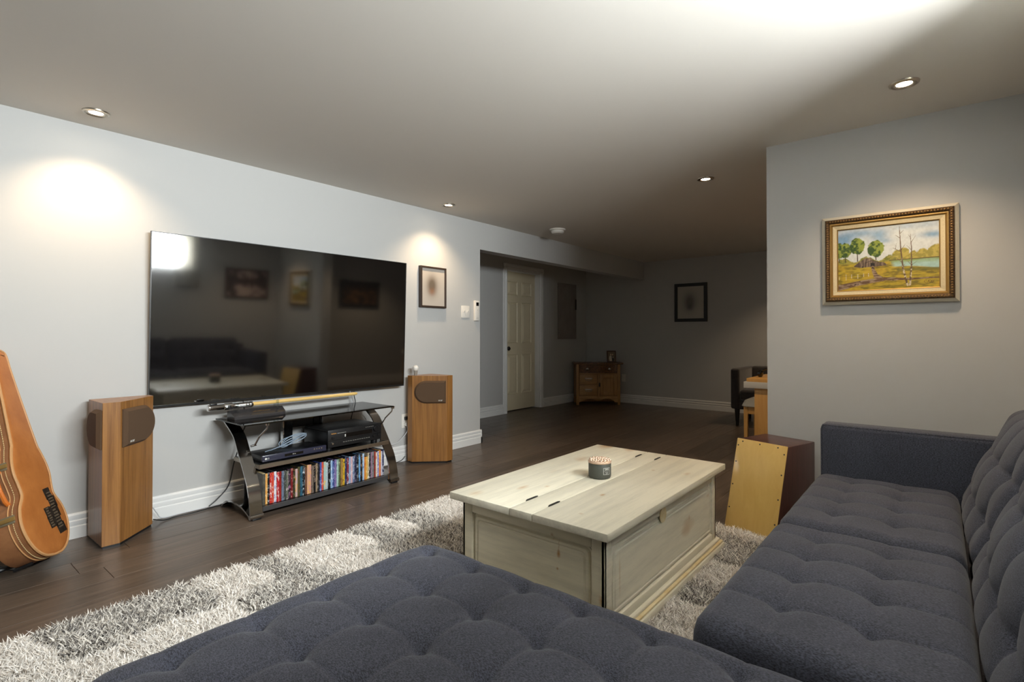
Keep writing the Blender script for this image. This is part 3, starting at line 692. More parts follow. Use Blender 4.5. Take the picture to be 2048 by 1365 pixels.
legc = spline([(3.405, .537), (3.265, .458), (3.19, .362), (3.128, .275), (3.075, .19), (3.045, .10), (3.032, .032)])
archc = spline([(3.415, .014), (3.36, .046), (3.286, .062), (3.179, .060), (3.107, .044), (3.040, .018)])
for xa in (1.355, 2.330):
    lg = st.part('curved_leg', band(xa, xa + .070, legc, .009), m_nickel)
    st.part('foot_arch', band(xa, xa + .070, archc, .010), m_nickel)
    st.part('foot_roller', MB().tube([(xa - .003, 3.032, .020), (xa + .073, 3.032, .020)], .014, 16), m_nickel)
    st.part('foot_roller', MB().tube([(xa - .003, 3.418, .012), (xa + .073, 3.418, .012)], .011, 12), m_nickel)
    st.part('foot_pad', MB().box(xa + .01, xa + .06, 3.022, 3.042, 0, .010, .002), m_black)
    st.part('foot_pad', MB().box(xa + .01, xa + .06, 3.41, 3.426, 0, .006), m_black)
    xs = xa + .085 if xa < 2 else xa + .02
    xg = xs + .035 if xa < 2 else xs + .035
    st.part('glass_bracket', MB().tube([(xs, 3.165, .40), (xs + .012, 3.13, .455), (xg, 3.085, .505), (xg, 3.075, .535)], .005, 8).lathe([(.012, 0), (.012, .012), (.016, .012), (.016, .016)], (xg, 3.075, .525), 14).tube([(xs - .02, 3.17, .398), (xs + .012, 3.17, .402)], .006, 8), m_chrome)
st.part('media_shelf', MB().box(1.432, 2.352, 3.085, 3.425, .286, .296, .002, 1), m_shelf)
st.part('media_shelf_lip', MB().box(1.428, 2.356, 3.078, 3.088, .272, .298, .002, 1).box(1.428, 1.436, 3.085, 3.42, .272, .298, .002, 1), m_lip)
st.part('disc_shelf', MB().box(1.440, 2.328, 3.060, 3.30, .042, .054, .002, 1), m_shelf)
st.part('disc_shelf_lip', MB().box(1.436, 2.328, 3.050, 3.061, .030, .058, .002, 1), M('graphite_lip', lin(92, 92, 94), .35, .6))
st.part('disc_shelf_back', MB().box(1.440, 2.328, 3.30, 3.306, .042, .272), m_shelf)
st.part('spine_post', MB().box(1.735, 1.745, 3.395, 3.42, .04, .539).box(1.748, 1.80, 3.40, 3.42, .04, .539), m_blackg)
st.part('spine_post', MB().box(2.00, 2.012, 3.395, 3.42, .04, .539).box(1.955, 2.0, 3.40, 3.42, .04, .539), m_blackg)
for xx in (1.728, 2.012): st.part('spine_trim', MB().box(xx, xx + .007, 3.39, 3.42, .296, .539), m_chrome)
st.part('cable_panel', MB().box(1.80, 1.955, 3.41, 3.418, .43, .539), m_black)

# toy sword on its display base
sw = Thing('toy_light_sword', 'toy sword with a chrome hilt and long yellow blade', 'toy sword', (1.75, 3.35, .607))
ax = (1, 0, 0)
def hilt(prof, mt, nm): return sw.part(nm, MB().lathe(prof, (1.252, 3.352, .625), 20, ax), mt)
hilt([(.005, -.004), (.017, -.003), (.019, 0), (.019, .008), (.017, .010)], m_chrome, 'pommel')
hilt([(.016, .008), (.0165, .02), (.0165, .088), (.016, .092)], m_nickel, 'grip')
hilt([(.019, .088), (.0205, .091), (.0205, .132), (.019, .137)], m_chrome, 'collar')
hilt([(.015, .135), (.0155, .14), (.0155, .20), (.018, .204), (.018, .214), (.0155, .217), (.018, .222), (.018, .232), (.0155, .235), (.018, .24), (.018, .252), (.016, .258)], m_nickel, 'emitter')
sw.part('switch_box', MB().box(1.262, 1.30, 3.345, 3.36, .638, .650, .002), m_black)
sw.part('control_pad', MB().box(1.355, 1.375, 3.328, 3.336, .615, .632, .002), m_black)
m_blade = M('yellow_blade', lin(226, 190, 118), .25, coat=.3)
sw.part('blade', MB().lathe([(.0115, .256), (.0115, .99), (.0105, 1.012), (.006, 1.022), (.0005, 1.025)], (1.252, 3.352, .625), 18, ax), m_blade)
db = Thing('sword_display_base', 'black wedge display base with gold lettering on the glass top', 'display base', (1.54, 3.33, .547))
BXa, BXb = 1.375, 1.705
prof = [(3.285, .547), (3.392, .547), (3.392, .590), (3.376, .594), (3.290, .566), (3.285, .559)]
ends = []
n = len(prof)
vs = []; sec = [(BXa, 1), (BXa + .001, 1), (BXb - .035, 1), (BXb - .016, .86), (BXb - .004, .66), (BXb, .5)]
for (xx, k) in sec:
    for (yy, zz) in prof: vs.append((xx, 3.338 + (yy - 3.338) * k, zz))
fs = [(i * n + j, i * n + (j + 1) % n, (i + 1) * n + (j + 1) % n, (i + 1) * n + j) for i in range(len(sec) - 1) for j in range(n)] + [tuple(range(n))[::-1], tuple((len(sec) - 1) * n + j for j in range(n))]
m_base = M('satin_black_base', lin(56, 54, 55), .22)
db.part('base', MB().add(vs, fs), m_base, smooth=25)
slp = Vector((0, .086, .028)).normalized()
mtx = frame4((1.56, 3.331, .5798), (1, 0, 0), slp)
gl_ = MB(); xx = -.055; r2 = random.Random(3)
while xx < .055:          # the gold lettering is too small to read in the photo: short strokes of its size
    h_ = r2.choice((.008, .011, .014)); gl_.add([mtx @ Vector(p) for p in ((xx, -.005, .0006), (xx + .0022, -.005, .0006), (xx + .0036, h_ - .005, .0006), (xx + .0014, h_ - .005, .0006))], [(0, 1, 2, 3)])
    if r2.random() < .6: gl_.add([mtx @ Vector(p) for p in ((xx, 0, .0006), (xx + .005, .001, .0006), (xx + .005, .003, .0006), (xx, .002, .0006))], [(0, 1, 2, 3)])
    xx += .0058
db.part('gold_lettering', gl_, m_gold, smooth=0)
m_acr = glass_mat('clear_acrylic', (.86, .9, .9, 1), 1.5)
for xx in (1.405, 1.655):
    db.part('prong', MB().box(xx, xx + .014, 3.330, 3.334, .580, .64, .001, 1), m_acr)
    db.part('prong', MB().box(xx, xx + .014, 3.371, 3.375, .59, .645, .001, 1), m_acr)

# receiver and disc player
rc = Thing('av_receiver', 'black stereo receiver with a round volume knob on the media shelf', 'receiver', (2.09, 3.25, .296))
rc.part('case', MB().box(1.889, 2.300, 3.115, 3.41, .318, .418, .003), m_black)
rc.part('top_cover', MB().box(1.893, 2.296, 3.118, 3.41, .418, .430, .004), M('vented_black_metal', lin(26, 26, 27), .45, bump=(300, .3)))
fp = rc.part('front_panel', MB().box(1.884, 2.305, 3.100, 3.116, .316, .432, .004), M('charcoal_brushed_metal', lin(36, 36, 37), .35, .3))
FY = 3.0995
rc.part('display_window', MB().box(2.005, 2.225, FY - .0008, FY + .002, .370, .398), m_blackg, parent=fp)
rc.part('panel_seam', MB().box(1.886, 2.303, FY - .0005, FY + .002, .3615, .3635), m_blackg, parent=fp)
rc.part('volume_knob', MB().lathe([(.021, 0), (.021, .012), (.018, .015), (.001, .015)], (2.255, FY, .398), 28, (0, -1, 0)), m_black, parent=fp)
for (x_, z_, r_) in ((1.916, .378, .009), (1.915, .342, .007), (2.238, .348, .008), (2.275, .350, .008)):
    rc.part('knob', MB().lathe([(r_, 0), (r_ * .95, .008), (.001, .009)], (x_, FY, z_), 16, (0, -1, 0)), m_steel if r_ < .0075 else m_black, parent=fp)
m_btn = M('grey_button', lin(120, 118, 112), .4)
for i in range(12): rc.part('button', MB().box(1.995 + i * .018, 2.007 + i * .018, FY - .002, FY + .001, .340, .344), m_btn, parent=fp)
for i in range(5): rc.part('button', MB().box(2.172 + i * .014, 2.180 + i * .014, FY - .002, FY + .001, .414, .418), m_btn, parent=fp)
m_orange = M('amber_print', lin(238, 170, 84), .5)
rc.part('brand_print', text_mb('YAMAHA', .0095, frame4((1.925, FY - .0006, .406), (1, 0, 0), (0, 0, 1))), m_orange, parent=fp, smooth=0, label='amber maker name')
rc.part('panel_print', strokes(frame4((1.985, FY - .0009, .406), (1, 0, 0), (0, 0, 1)), .066, .003, 24, 5), m_ink, parent=fp, smooth=0)
rc.part('display_mark', MB().box(2.007, 2.015, FY - .0014, FY, .376, .383).box(2.007, 2.015, FY - .0014, FY, .385, .392), m_ink, parent=fp, smooth=0, kind='stuff')
for (a, b) in ((1.91, 3.14), (2.27, 3.14), (1.91, 3.38), (2.27, 3.38)):
    rc.part('foot', MB().lathe([(.022, 0), (.024, .014), (.02, .022)], (a, b, .2965), 16), m_black)
pl = Thing('disc_player', 'slim navy fronted disc player beside the receiver', 'disc player', (1.655, 3.22, .296))
pl.part('case', MB().box(1.462, 1.872, 3.122, 3.32, .303, .338, .003), m_black)
m_navy = M('navy_gloss', lin(50, 51, 68), .25, coat=.4)
pf = pl.part('front_panel', MB().box(1.458, 1.876, 3.106, 3.124, .303, .341, .004), m_navy)
pl.part('disc_tray', MB().box(1.595, 1.715, 3.1048, 3.108, .315, .330), m_blackg, parent=pf)
pl.part('brand_print', text_mb('LG', .012, frame4((1.492, 3.1050, .321), (1, 0, 0), (0, 0, 1))).lathe([(.006, 0), (.006, .0008)], (1.479, 3.1055, .321), 16, (0, -1, 0)), m_ink, parent=pf, smooth=0, label='white round logo and letters')
pl.part('disc_logo', text_mb('Blu-ray', .007, frame4((1.655, 3.1044, .3225), (1, 0, 0), (0, 0, 1)), shear=.2), m_ink, parent=pf, smooth=0)
for i in range(4): pl.part('button', MB().lathe([(.004, 0), (.004, .0012)], (1.79 + i * .017, 3.106, .327), 10, (0, -1, 0)), m_chrome, parent=pf)
for (a, b) in ((1.49, 3.14), (1.85, 3.14), (1.49, 3.30), (1.85, 3.30)): pl.part('foot', MB().lathe([(.012, 0), (.012, .009)], (a, b, .2955), 10), m_black)

# cables
m_wire = M('white_cable', lin(206, 208, 212), .4); m_bwire = M('black_cable', lin(18, 18, 18), .4); m_gwire = M('pale_blue_cable', lin(150, 166, 182), .4)
def wire(name, pts, r, mt, label, n=6): return single(name, MB().tube(spline(pts, n), r, 6), mt, label, 'cable')
pts = []
for i in range(72):
    t = i / 72 * 2 * math.pi * 4; k = i / 72
    pts.append((1.715 + .085 * math.cos(t) + .014 * math.sin(2.1 * t), 3.25 + .035 * math.sin(t), .376 + .026 * math.cos(t) + .020 * math.sin(t) * math.cos(.62 * t + 1) + .010 * (k - .5)))
pts = [(1.52, 3.20, .344), (1.56, 3.22, .344), (1.60, 3.235, .346)] + pts
wire('cable_bundle', pts, .003, m_gwire, 'coiled pale blue cable bundle lying on the disc player', 2)
wire('power_cord', [(2.33, 3.46, .66), (2.318, 3.455, .60), (2.325, 3.45, .545), (2.30, 3.445, .48), (2.27, 3.44, .40), (2.2, 3.43, .33)], .0035, m_bwire, 'black cord hanging from the television behind the glass top')
wire('power_cord', [(1.50, 3.47, .66), (1.50, 3.45, .60), (1.505, 3.44, .545), (1.513, 3.44, .50), (1.49, 3.44, .44), (1.47, 3.44, .36), (1.44, 3.45, .25), (1.41, 3.45, .12), (1.35, 3.455, .05), (1.30, 3.46, .012)], .0035, m_bwire, 'black cord running down behind the left stand leg to the floor')
wire('speaker_wire', [(.995, 3.42, .09), (1.02, 3.44, .05), (1.05, 3.45, .012), (1.15, 3.470, .006), (1.3, 3.474, .005), (1.45, 3.476, .006)], .003, m_wire, 'thin white speaker wire along the baseboard')
wire('speaker_wire', [(.99, 3.40, .03), (1.05, 3.42, .006), (1.12, 3.435, .005), (1.2, 3.43, .005), (1.32, 3.445, .005), (1.46, 3.45, .005)], .003, m_bwire, 'thin black speaker wire along the baseboard')
wire('white_cord', [(2.835, 3.475, .31), (2.83, 3.45, .26), (2.78, 3.46, .20), (2.70, 3.46, .165), (2.60, 3.465, .17), (2.52, 3.465, .19), (2.46, 3.465, .25), (2.44, 3.465, .36), (2.42, 3.465, .42), (2.36, 3.46, .47), (2.30, 3.46, .56), (2.28, 3.46, .66)], .003, m_wire, 'white cord looping from the wall outlet to the television')
wire('black_cord', [(2.45, 3.44, .01), (2.52, 3.45, .005), (2.6, 3.43, .005), (2.68, 3.455, .006), (2.78, 3.46, .02), (2.81, 3.455, .05)], .003, m_bwire, 'black cord on the floor between stand and speaker')

# disc cases
spines = [('amber', (224, 160, 78), (250, 225, 170)), ('black', (30, 30, 32), (200, 200, 200)), ('scarlet', (196, 44, 38), (240, 220, 215)), ('orange red', (206, 66, 44), (235, 190, 170)), ('white', (226, 226, 230), (120, 130, 190)),
          ('crimson', (186, 36, 44), (245, 220, 215)), ('red and black', (150, 40, 36), (30, 26, 26)), ('steel blue', (112, 124, 144), (60, 64, 84)), ('dark grey', (66, 68, 66), (150, 150, 146)), ('sage grey', (98, 104, 90), (210, 190, 190)),
          ('charcoal', (40, 40, 40), (170, 120, 160)), ('dark red', (120, 34, 38), (200, 150, 140)), ('dark olive', (60, 58, 40), (150, 130, 90)), ('pale pink', (196, 168, 166), (232, 170, 60)), ('olive and red', (80, 78, 50), (190, 60, 50)),
          ('teal', (56, 100, 120), (30, 40, 60)), ('black and white', (34, 36, 40), (220, 224, 228)), ('brown', (110, 76, 60), (60, 40, 34)), ('peach', (214, 160, 130), (236, 190, 70)), ('rose', (206, 150, 140), (230, 186, 60)),
          ('grey brown', (120, 106, 96), (60, 52, 48)), ('jet black', (20, 20, 22), (150, 130, 120)), ('tan', (154, 132, 108), (90, 76, 60)), ('black and grey', (34, 34, 36), (130, 130, 132)), ('royal blue', (70, 86, 160), (170, 180, 220)),
          ('tomato red', (204, 82, 62), (240, 200, 180)), ('pale teal', (160, 190, 186), (240, 190, 90)), ('pale blue grey', (170, 184, 190), (230, 236, 240)), ('ink black', (26, 28, 34), (190, 196, 200)), ('sky blue', (140, 172, 206), (230, 238, 244)),
          ('deep blue', (54, 72, 132), (160, 170, 210)), ('violet', (120, 104, 156), (220, 200, 230)), ('mint', (170, 200, 190), (100, 120, 120)), ('moss green', (84, 96, 64), (190, 190, 150)), ('bronze', (158, 124, 70), (110, 60, 40)),
          ('yellow and black', (206, 168, 44), (24, 24, 24)), ('navy', (40, 50, 84), (150, 160, 190)), ('maroon', (130, 44, 60), (230, 226, 226)), ('powder blue', (150, 176, 206), (96, 120, 170)), ('pink and white', (206, 170, 174), (240, 236, 236)),
          ('slate blue', (96, 112, 146), (190, 200, 216)), ('midnight blue', (34, 40, 66), (160, 150, 170)), ('black and silver', (30, 30, 32), (190, 194, 200)), ('azure', (108, 160, 204), (70, 60, 60)), ('soot black', (26, 26, 26), (190, 150, 120)),
          ('ice blue', (172, 196, 220), (110, 130, 170)), ('orange', (222, 140, 60), (170, 70, 40)), ('golden', (214, 170, 84), (240, 220, 170)), ('sand', (178, 160, 132), (240, 234, 220)), ('coal black', (28, 27, 30), (200, 200, 205)),
          ('mauve', (140, 110, 130), (210, 190, 205)), ('mid grey', (130, 130, 134), (70, 70, 76)), ('brick red', (154, 66, 54), (60, 40, 60)), ('cream', (222, 214, 196), (200, 90, 60)), ('lavender blue', (128, 134, 186), (210, 214, 236)),
          ('copper orange', (214, 118, 70), (240, 196, 60)), ('lilac white', (206, 200, 212), (120, 100, 140)), ('dark navy', (44, 52, 88), (216, 216, 224))]
def spine_mat(i, c1, c2):
    m = bpy.data.materials.new('sleeve_%d' % i); m.use_nodes = True; t = m.node_tree; b = t.nodes['Principled BSDF']
    tc = nd(t, 'ShaderNodeTexCoord'); mp = nd(t, 'ShaderNodeMapping'); mp.inputs['Scale'].default_value = (90, 20, 34); mp.inputs['Location'].default_value = (i * 3.7, 0, i * 1.3)
    n = nd(t, 'ShaderNodeTexNoise'); n.inputs['Scale'].default_value = 1.1; n.inputs['Detail'].default_value = 4; n.inputs['Roughness'].default_value = .8
    rp = nd(t, 'ShaderNodeValToRGB'); rp.color_ramp.elements[0].position = .53; rp.color_ramp.elements[1].position = .62
    rp.color_ramp.elements[0].color = lin(*c1); rp.color_ramp.elements[1].color = lin(*c2)
    t.links.new(tc.outputs['Object'], mp.inputs[0]); t.links.new(mp.outputs[0], n.inputs['Vector']); t.links.new(n.outputs[0], rp.inputs[0]); t.links.new(rp.outputs[0], b.inputs['Base Color'])
    b.inputs['Roughness'].default_value = .25
    return m
x = 1.452
bxs = Thing('box_set', 'thick dark grey boxed disc set at the leg end of the disc row', 'disc box', (1.458, 3.15, .054), group='disc cases on the lower shelf')
m_dk = M('dark_box_card', lin(48, 48, 46), .45, noise=(40, .4), col2=lin(96, 92, 80))
bxs.part('slipcase', MB().box(x - .003, x + .014, 3.082, 3.215, .0545, .240, .001, 1), m_dk)
bxs.part('yellowed_insert', MB().box(x - .002, x + .013, 3.085, 3.21, .240, .243), M('aged_paper', lin(190, 172, 128), .7))
x += .0165
tot = 2.322 - x; wds = [random.uniform(.85, 1.2) for _ in spines]; kk = tot / sum(wds)
names = [s[0] for s in spines]
for i, (nm, c1, c2) in enumerate(spines):
    wd = wds[i] * kk - .0004; hh = random.choice((.176, .181, .184, .186)) if nm not in ('orange', 'golden', 'dark olive') else .160
    y0 = 3.085 + random.uniform(0, .006); dp = .128
    mb = MB().box(x, x + wd, y0 + .0015, y0 + dp, .0545, .0545 + hh, .0012, 1)
    o = single('disc_case', mb, [spine_mat(i, c1, c2), m_black], 'x', 'disc case', 'disc cases on the lower shelf')
    for p in o.data.polygons:
        if abs(p.normal.z) > .7: p.material_index = 1
    l_ = names[i - 1] if i else 'boxed set'; r_ = names[i + 1] if i + 1 < len(names) else 'stand leg'
    if i == 0: o['label'] = 'disc case with an %s spine next to the thick grey boxed set' % nm
    elif i + 1 == len(names): o['label'] = 'disc case with a %s spine next to the curved stand leg' % nm
    else: o['label'] = '%s disc case standing between the %s and the %s ones' % (nm, l_, r_)
    x += wds[i] * kk

# ------------------------------------------------------------------ floor speakers
m_walnut = wood('walnut_veneer', lin(176, 124, 66), lin(104, 64, 30), (52, 52, 1.6), .36, nscale=1.2, contrast=.55, coat=.15, bump=.03)
m_grille = M('brown_grille_cloth', lin(88, 66, 46), .9, bump=(900, .5))
def d_shape(w_, h_, left=True, r=None):
    """straight on one side, rounded on the other; local x 0..w, y 0..h"""
    r = r or h_ / 2; pts = [(0, 0)]
    for j in range(9): t = -math.pi / 2 + j * math.pi / 2 / 8; pts.append((w_ - r + r * math.cos(t), r + r * math.sin(t)))
    for j in range(9): t = j * math.pi / 2 / 8; pts.append((w_ - r + r * math.cos(t), h_ - r + r * math.sin(t)))
    pts.append((0, h_)); return pts if left else [(w_ - a, b) for a, b in pts][::-1]
def grille(th, M4, w_, h_, straight_left):
    pl_ = d_shape(w_, h_, straight_left); n = len(pl_); c = (w_ / 2, h_ / 2)
    rings = [[(a, b, -.002) for a, b in pl_], [(a, b, .006) for a, b in pl_], [(c[0] + (a - c[0]) * (1 - .026 / w_), c[1] + (b - c[1]) * (1 - .026 / h_), .022) for a, b in pl_]]
    vs = [M4 @ Vector(p) for r_ in rings for p in r_]
    fs = [(i * n + j, i * n + (j + 1) % n, (i + 1) * n + (j + 1) % n, (i + 1) * n + j) for i in range(2) for j in range(n)] + [tuple(range(2 * n, 3 * n)), tuple(range(n))[::-1]]
    return th.part('grille', MB().add(vs, fs), m_grille, smooth=25)
def speaker(name, foot, label, faces, logo_right):
    c = np.mean(foot, 0); t = Thing(name, label, 'speaker', (c[0], c[1], 0), group='walnut floor speakers')
    t.part('cabinet', MB().prism(foot, .012, .722, 'z', .0012, 1), m_walnut, smooth=0)
    inn = [tuple(c + (np.array(p) - c) * .95) for p in foot]
    t.part('plinth', MB().prism(inn, 0, .013), m_black)
    for (p, q, s0, s1, za, zb, left, logo) in faces:
        p = Vector((*p, 0)); q = Vector((*q, 0)); ux = (q - p).normalized(); L_ = (q - p).length
        M4 = frame4(p + ux * s0 + Vector((0, 0, za)), ux, (0, 0, 1)); g = grille(t, M4, s1 - s0, zb - za, left)
        if logo: t.part('brand_print', text_mb('BOSE', .014, frame4(p + ux * ((s1 - .045) if logo_right else (s0 + .045)) + Vector((0, 0, za + .024)) + ux.cross(Vector((0, 0, 1))) * .0222, ux, (0, 0, 1)), shear=.35), m_ink, parent=g, smooth=0, label='white maker name')
    return t
a, b, c_, d_, e_, f_ = (.711, 3.448), (.714, 3.199), (.788, 3.197), (.982, 3.383), (.982, 3.448), None
speaker('floor_speaker', [a, b, c_, d_, e_], 'walnut floor speaker standing beside the guitar case', [(c_, d_, .010, .262, .490, .683, True, True), (a, b, .05, .243, .490, .683, False, False)], False)
a, b, c_, d_, e_ = (2.815, 3.43), (2.815, 3.372), (3.014, 3.167), (3.079, 3.167), (3.079, 3.43)
speaker('floor_speaker', [a, b, c_, d_, e_], 'walnut floor speaker with a light bulb standing on it', [(b, c_, .018, .276, .494, .680, False, True), (d_, e_, .02, .213, .494, .680, True, False)], True)
bu = Thing('light_bulb', 'white topped light bulb standing on the walnut speaker', 'light bulb', (2.862, 3.385, .722))
bu.part('globe', MB().lathe([(.013, .040), (.020, .048), (.024, .058), (.0235, .068), (.017, .079), (.008, .084), (.0005, .085)], (2.862, 3.385, .722), 24), m_white)
bu.part('neck', MB().lathe([(.012, .0), (.013, .002), (.0165, .034), (.0165, .041), (.013, .042)], (2.862, 3.385, .722), 20), M('frosted_neck', lin(176, 170, 160), .25, .4))

# ------------------------------------------------------------------ guitar case on its stand
gB = Vector((.519, 3.075, .074)); ph, le, ro = R(60.862), R(18.616), R(-13.848)
n0 = Vector((math.sin(ph), -math.cos(ph), 0)); r0 = Vector((math.cos(ph), math.sin(ph), 0)); zz = Vector((0, 0, 1))
gu = zz * math.cos(le) - n0 * math.sin(le); gn = n0 * math.cos(le) + zz * math.sin(le)
gr_, gu_ = r0 * math.cos(ro) + gu * math.sin(ro), -r0 * math.sin(ro) + gu * math.cos(ro)
Mg = Matrix((gr_, gu_, gn)).transposed().to_4x4(); Mg.translation = gB
half = [(0, 0), (.07, .008), (.13, .040), (.172, .095), (.188, .160), (.172, .225), (.138, .270), (.128, .295), (.134, .335), (.144, .385), (.136, .440), (.112, .500), (.103, .520), (.090, .62), (.072, .78), (.060, .90), (.058, .965), (.045, .992), (0, 1.0)]
sp_ = spline([(p[0], p[1]) for p in half], 4); outl = sp_ + [(-p[0], p[1]) for p in sp_[-2:0:-1]]
gc = Thing('guitar_case', 'tan leather guitar case leaning in a stand by the wall', 'guitar case', (.45, 3.15, 0))
def shrink(k):
    out = []; n = len(outl)
    for i in range(n):
        p, q = outl[i - 1], outl[(i + 1) % n]; dx, dy = q[0] - p[0], q[1] - p[1]; L_ = math.hypot(dx, dy) or 1
        out.append((outl[i][0] - dy / L_ * k, outl[i][1] + dx / L_ * k))
    return out
def shell(levels):
    n = len(outl); vs = []
    for k, w_ in levels: vs += [Mg @ Vector((p[0], p[1], w_)) for p in shrink(k)]
    m = len(levels)
    fs = [(i * n + j, i * n + (j + 1) % n, (i + 1) * n + (j + 1) % n, (i + 1) * n + j) for i in range(m - 1) for j in range(n)] + [tuple(range(n))[::-1], tuple(range((m - 1) * n, m * n))]
    return MB().add(vs, fs)
m_tan = M('tan_leather', lin(190, 122, 62), .5, noise=(9, .55), col2=lin(158, 92, 40), bump=(70, .25))
m_tan2 = M('brown_leather_side', lin(158, 108, 68), .55, noise=(12, .5), col2=lin(124, 80, 50), bump=(70, .25))
m_piping = M('leather_binding', lin(196, 148, 98), .5)
m_thread = M('cream_stitching', lin(226, 204, 150), .6)
gc.part('shell', shell([(.012, -.125), (.002, -.118), (0, -.11), (0, -.038), (.0, -.010)]), m_tan2)
gc.part('lid', shell([(.004, -.012), (.003, -.004), (.010, .002), (.016, .004), (.03, .005)]), m_tan)
def edge_tube(k, w_, r_): return MB().tube([Mg @ Vector((p[0], p[1], w_)) for p in shrink(k)], r_, 6, closed=True)
gc.part('binding', edge_tube(.003, -.001, .006), m_piping); gc.part('seam_cord', edge_tube(-.001, -.040, .0025), m_piping)
stt = MB(); o2 = shrink(-.0015); acc = 0
for i in range(len(o2)):
    p, q = Vector(o2[i]), Vector(o2[(i + 1) % len(o2)]); L_ = (q - p).length; k = int(L_ / .012) + 1
    for j in range(k):
        a_ = p.lerp(q, (j + .1) / k); b_ = p.lerp(q, (j + .75) / k)
        stt.tube([Mg @ Vector((a_.x, a_.y, -.024)), Mg @ Vector((b_.x, b_.y, -.024))], .0014, 4)
gc.part('stitching', stt, m_thread, kind='stuff')
def side_pos(i, w_): p = shrink(-.001)[i]; return Mg @ Vector((p[0], p[1], w_))
# latches and handle sit on the long side that faces the room (negative local x)
def latch(v):
    j = min(range(len(outl)), key=lambda i: abs(outl[i][1] - v) + (10 if outl[i][0] > -.02 else 0)); p = outl[j]; pp, qq = outl[j - 1], outl[(j + 1) % len(outl)]
    tv_ = Vector((qq[0] - pp[0], qq[1] - pp[1], 0)).normalized(); nv = Vector((tv_.y, -tv_.x, 0))
    if nv.x > 0: nv = -nv
    m = Mg @ Matrix((tv_, Vector((0, 0, 1)), nv)).transposed().to_4x4(); m.translation = Mg @ Vector((p[0], p[1], -.045))
    return m
for v in (.20, .42, .75):
    m = latch(v)
    lt = gc.part('latch', MB().box(-.018, .018, -.032, .03, 0, .005, .002).xf(m), M('aged_brass', lin(150, 138, 112), .45, .7), label='aged brass latch')
    gc.part('latch_hasp', MB().box(-.009, .009, -.024, .034, .005, .011, .003).xf(m), m_gold, parent=lt)
m = latch(.335)
gc.part('handle', MB().tube([m @ Vector(p) for p in ((-.075, 0, 0), (-.072, 0, .022), (-.05, 0, .036), (0, 0, .042), (.05, 0, .036), (.072, 0, .022), (.075, 0, 0))], .009, 8), M('orange_leather', lin(204, 112, 40), .45), label='orange leather carry handle')
# sticker: dark chunky lettering with paler strokes, running down the lid
m_stk = M('sticker_black', lin(36, 31, 26), .5); m_stk2 = M('sticker_grey', lin(92, 82, 68), .5)
Ms = Mg @ Matrix.Translation((.062, .185, .0052)) @ Matrix.Rotation(R(-80), 4, 'Z') @ Matrix.Diagonal((1.1, 1.5, 1, 1))
sk = MB()
for (x_, y_, a_, b_) in ((-.085, .012, .05, .04), (-.045, .022, .05, .045), (-.005, .018, .055, .05), (.035, .014, .05, .045), (.07, .02, .045, .05), (-.01, -.022, .05, .036), (.03, -.022, .05, .034)):
    sk.prism([(x_ - a_ / 2, y_ - b_ / 2), (x_ + a_ / 2, y_ - b_ / 2 + .004), (x_ + a_ / 2, y_ + b_ / 2), (x_ - a_ / 2, y_ + b_ / 2 - .003)], 0, .001, 'z', .0004, 1)
s_o = gc.part('sticker', sk.xf(Ms), m_stk, label='dark sticker with chunky lettering')
skt = strokes(Ms @ Matrix.Translation((-.008, .017, .0015)), .165, .032, 13, 9); k2 = strokes(Ms @ Matrix.Translation((.010, -.022, .0015)), .085, .022, 8, 10); skt.add(k2.v, k2.f)
gc.part('sticker_letters', skt, m_stk2, parent=s_o, smooth=0, kind='stuff')
gst = Thing('guitar_stand', 'black tubular floor stand holding the guitar case', 'guitar stand', (.40, 3.2, 0))
cB = gB - gn * .065
bx_ = Vector((cB.x, cB.y, 0)) + Vector((-.03, .03, 0))
gst.part('cradle', MB().tube([tuple(gB + gr_ * .06 + gu_ * .002 - gn * .05), tuple(gB + gr_ * .06 - gu_ * .002 - gn * .12), tuple(gB - gr_ * .05 - gu_ * .003 - gn * .125), tuple(gB - gr_ * .05 + gu_ * .001 - gn * .06)], .007, 8), m_black)
gst.part('leg', MB().tube([tuple(cB - gn * .07 + gu_ * .02), (.62, 3.44, .008)], .008, 8), m_black)
gst.part('leg', MB().tube([tuple(cB - gn * .07 + gu_ * .02), (.14, 3.15, .010)], .010, 8), m_black)
gst.part('leg', MB().tube([tuple(cB - gn * .07), (.30, 3.36, .010)], .010, 8), m_black)
gst.part('post', MB().tube([tuple(cB - gn * .07), tuple(cB - gn * .085 + gu_ * .45)], .009, 8), m_black)

# ------------------------------------------------------------------ pictures
m_pic = attr_mat('print', .5); m_oil = attr_mat('oil_paint', .42, (160, .35))
def smooth(a, b, x): t = np.clip((x - a) / (b - a), 0, 1); return t * t * (3 - 2 * t)
def mixc(A, B, k): return A + (B - A) * k[:, None]
def vnoise(u, v, sx, sy, seed=0, oct_=4):
    r = np.random.default_rng(seed); out = 0; amp = 1; tot = 0
    for _ in range(oct_):
        g = r.random((int(sy) + 3, int(sx) + 3)); x_, y_ = u * sx, v * sy; xi, yi = x_.astype(int), y_.astype(int); fx, fy = x_ - xi, y_ - yi
        fx, fy = fx * fx * (3 - 2 * fx), fy * fy * (3 - 2 * fy)
        out = out + amp * ((g[yi, xi] * (1 - fx) + g[yi, xi + 1] * fx) * (1 - fy) + (g[yi + 1, xi] * (1 - fx) + g[yi + 1, xi + 1] * fx) * fy); tot += amp; amp *= .5; sx *= 2; sy *= 2
    return out / tot
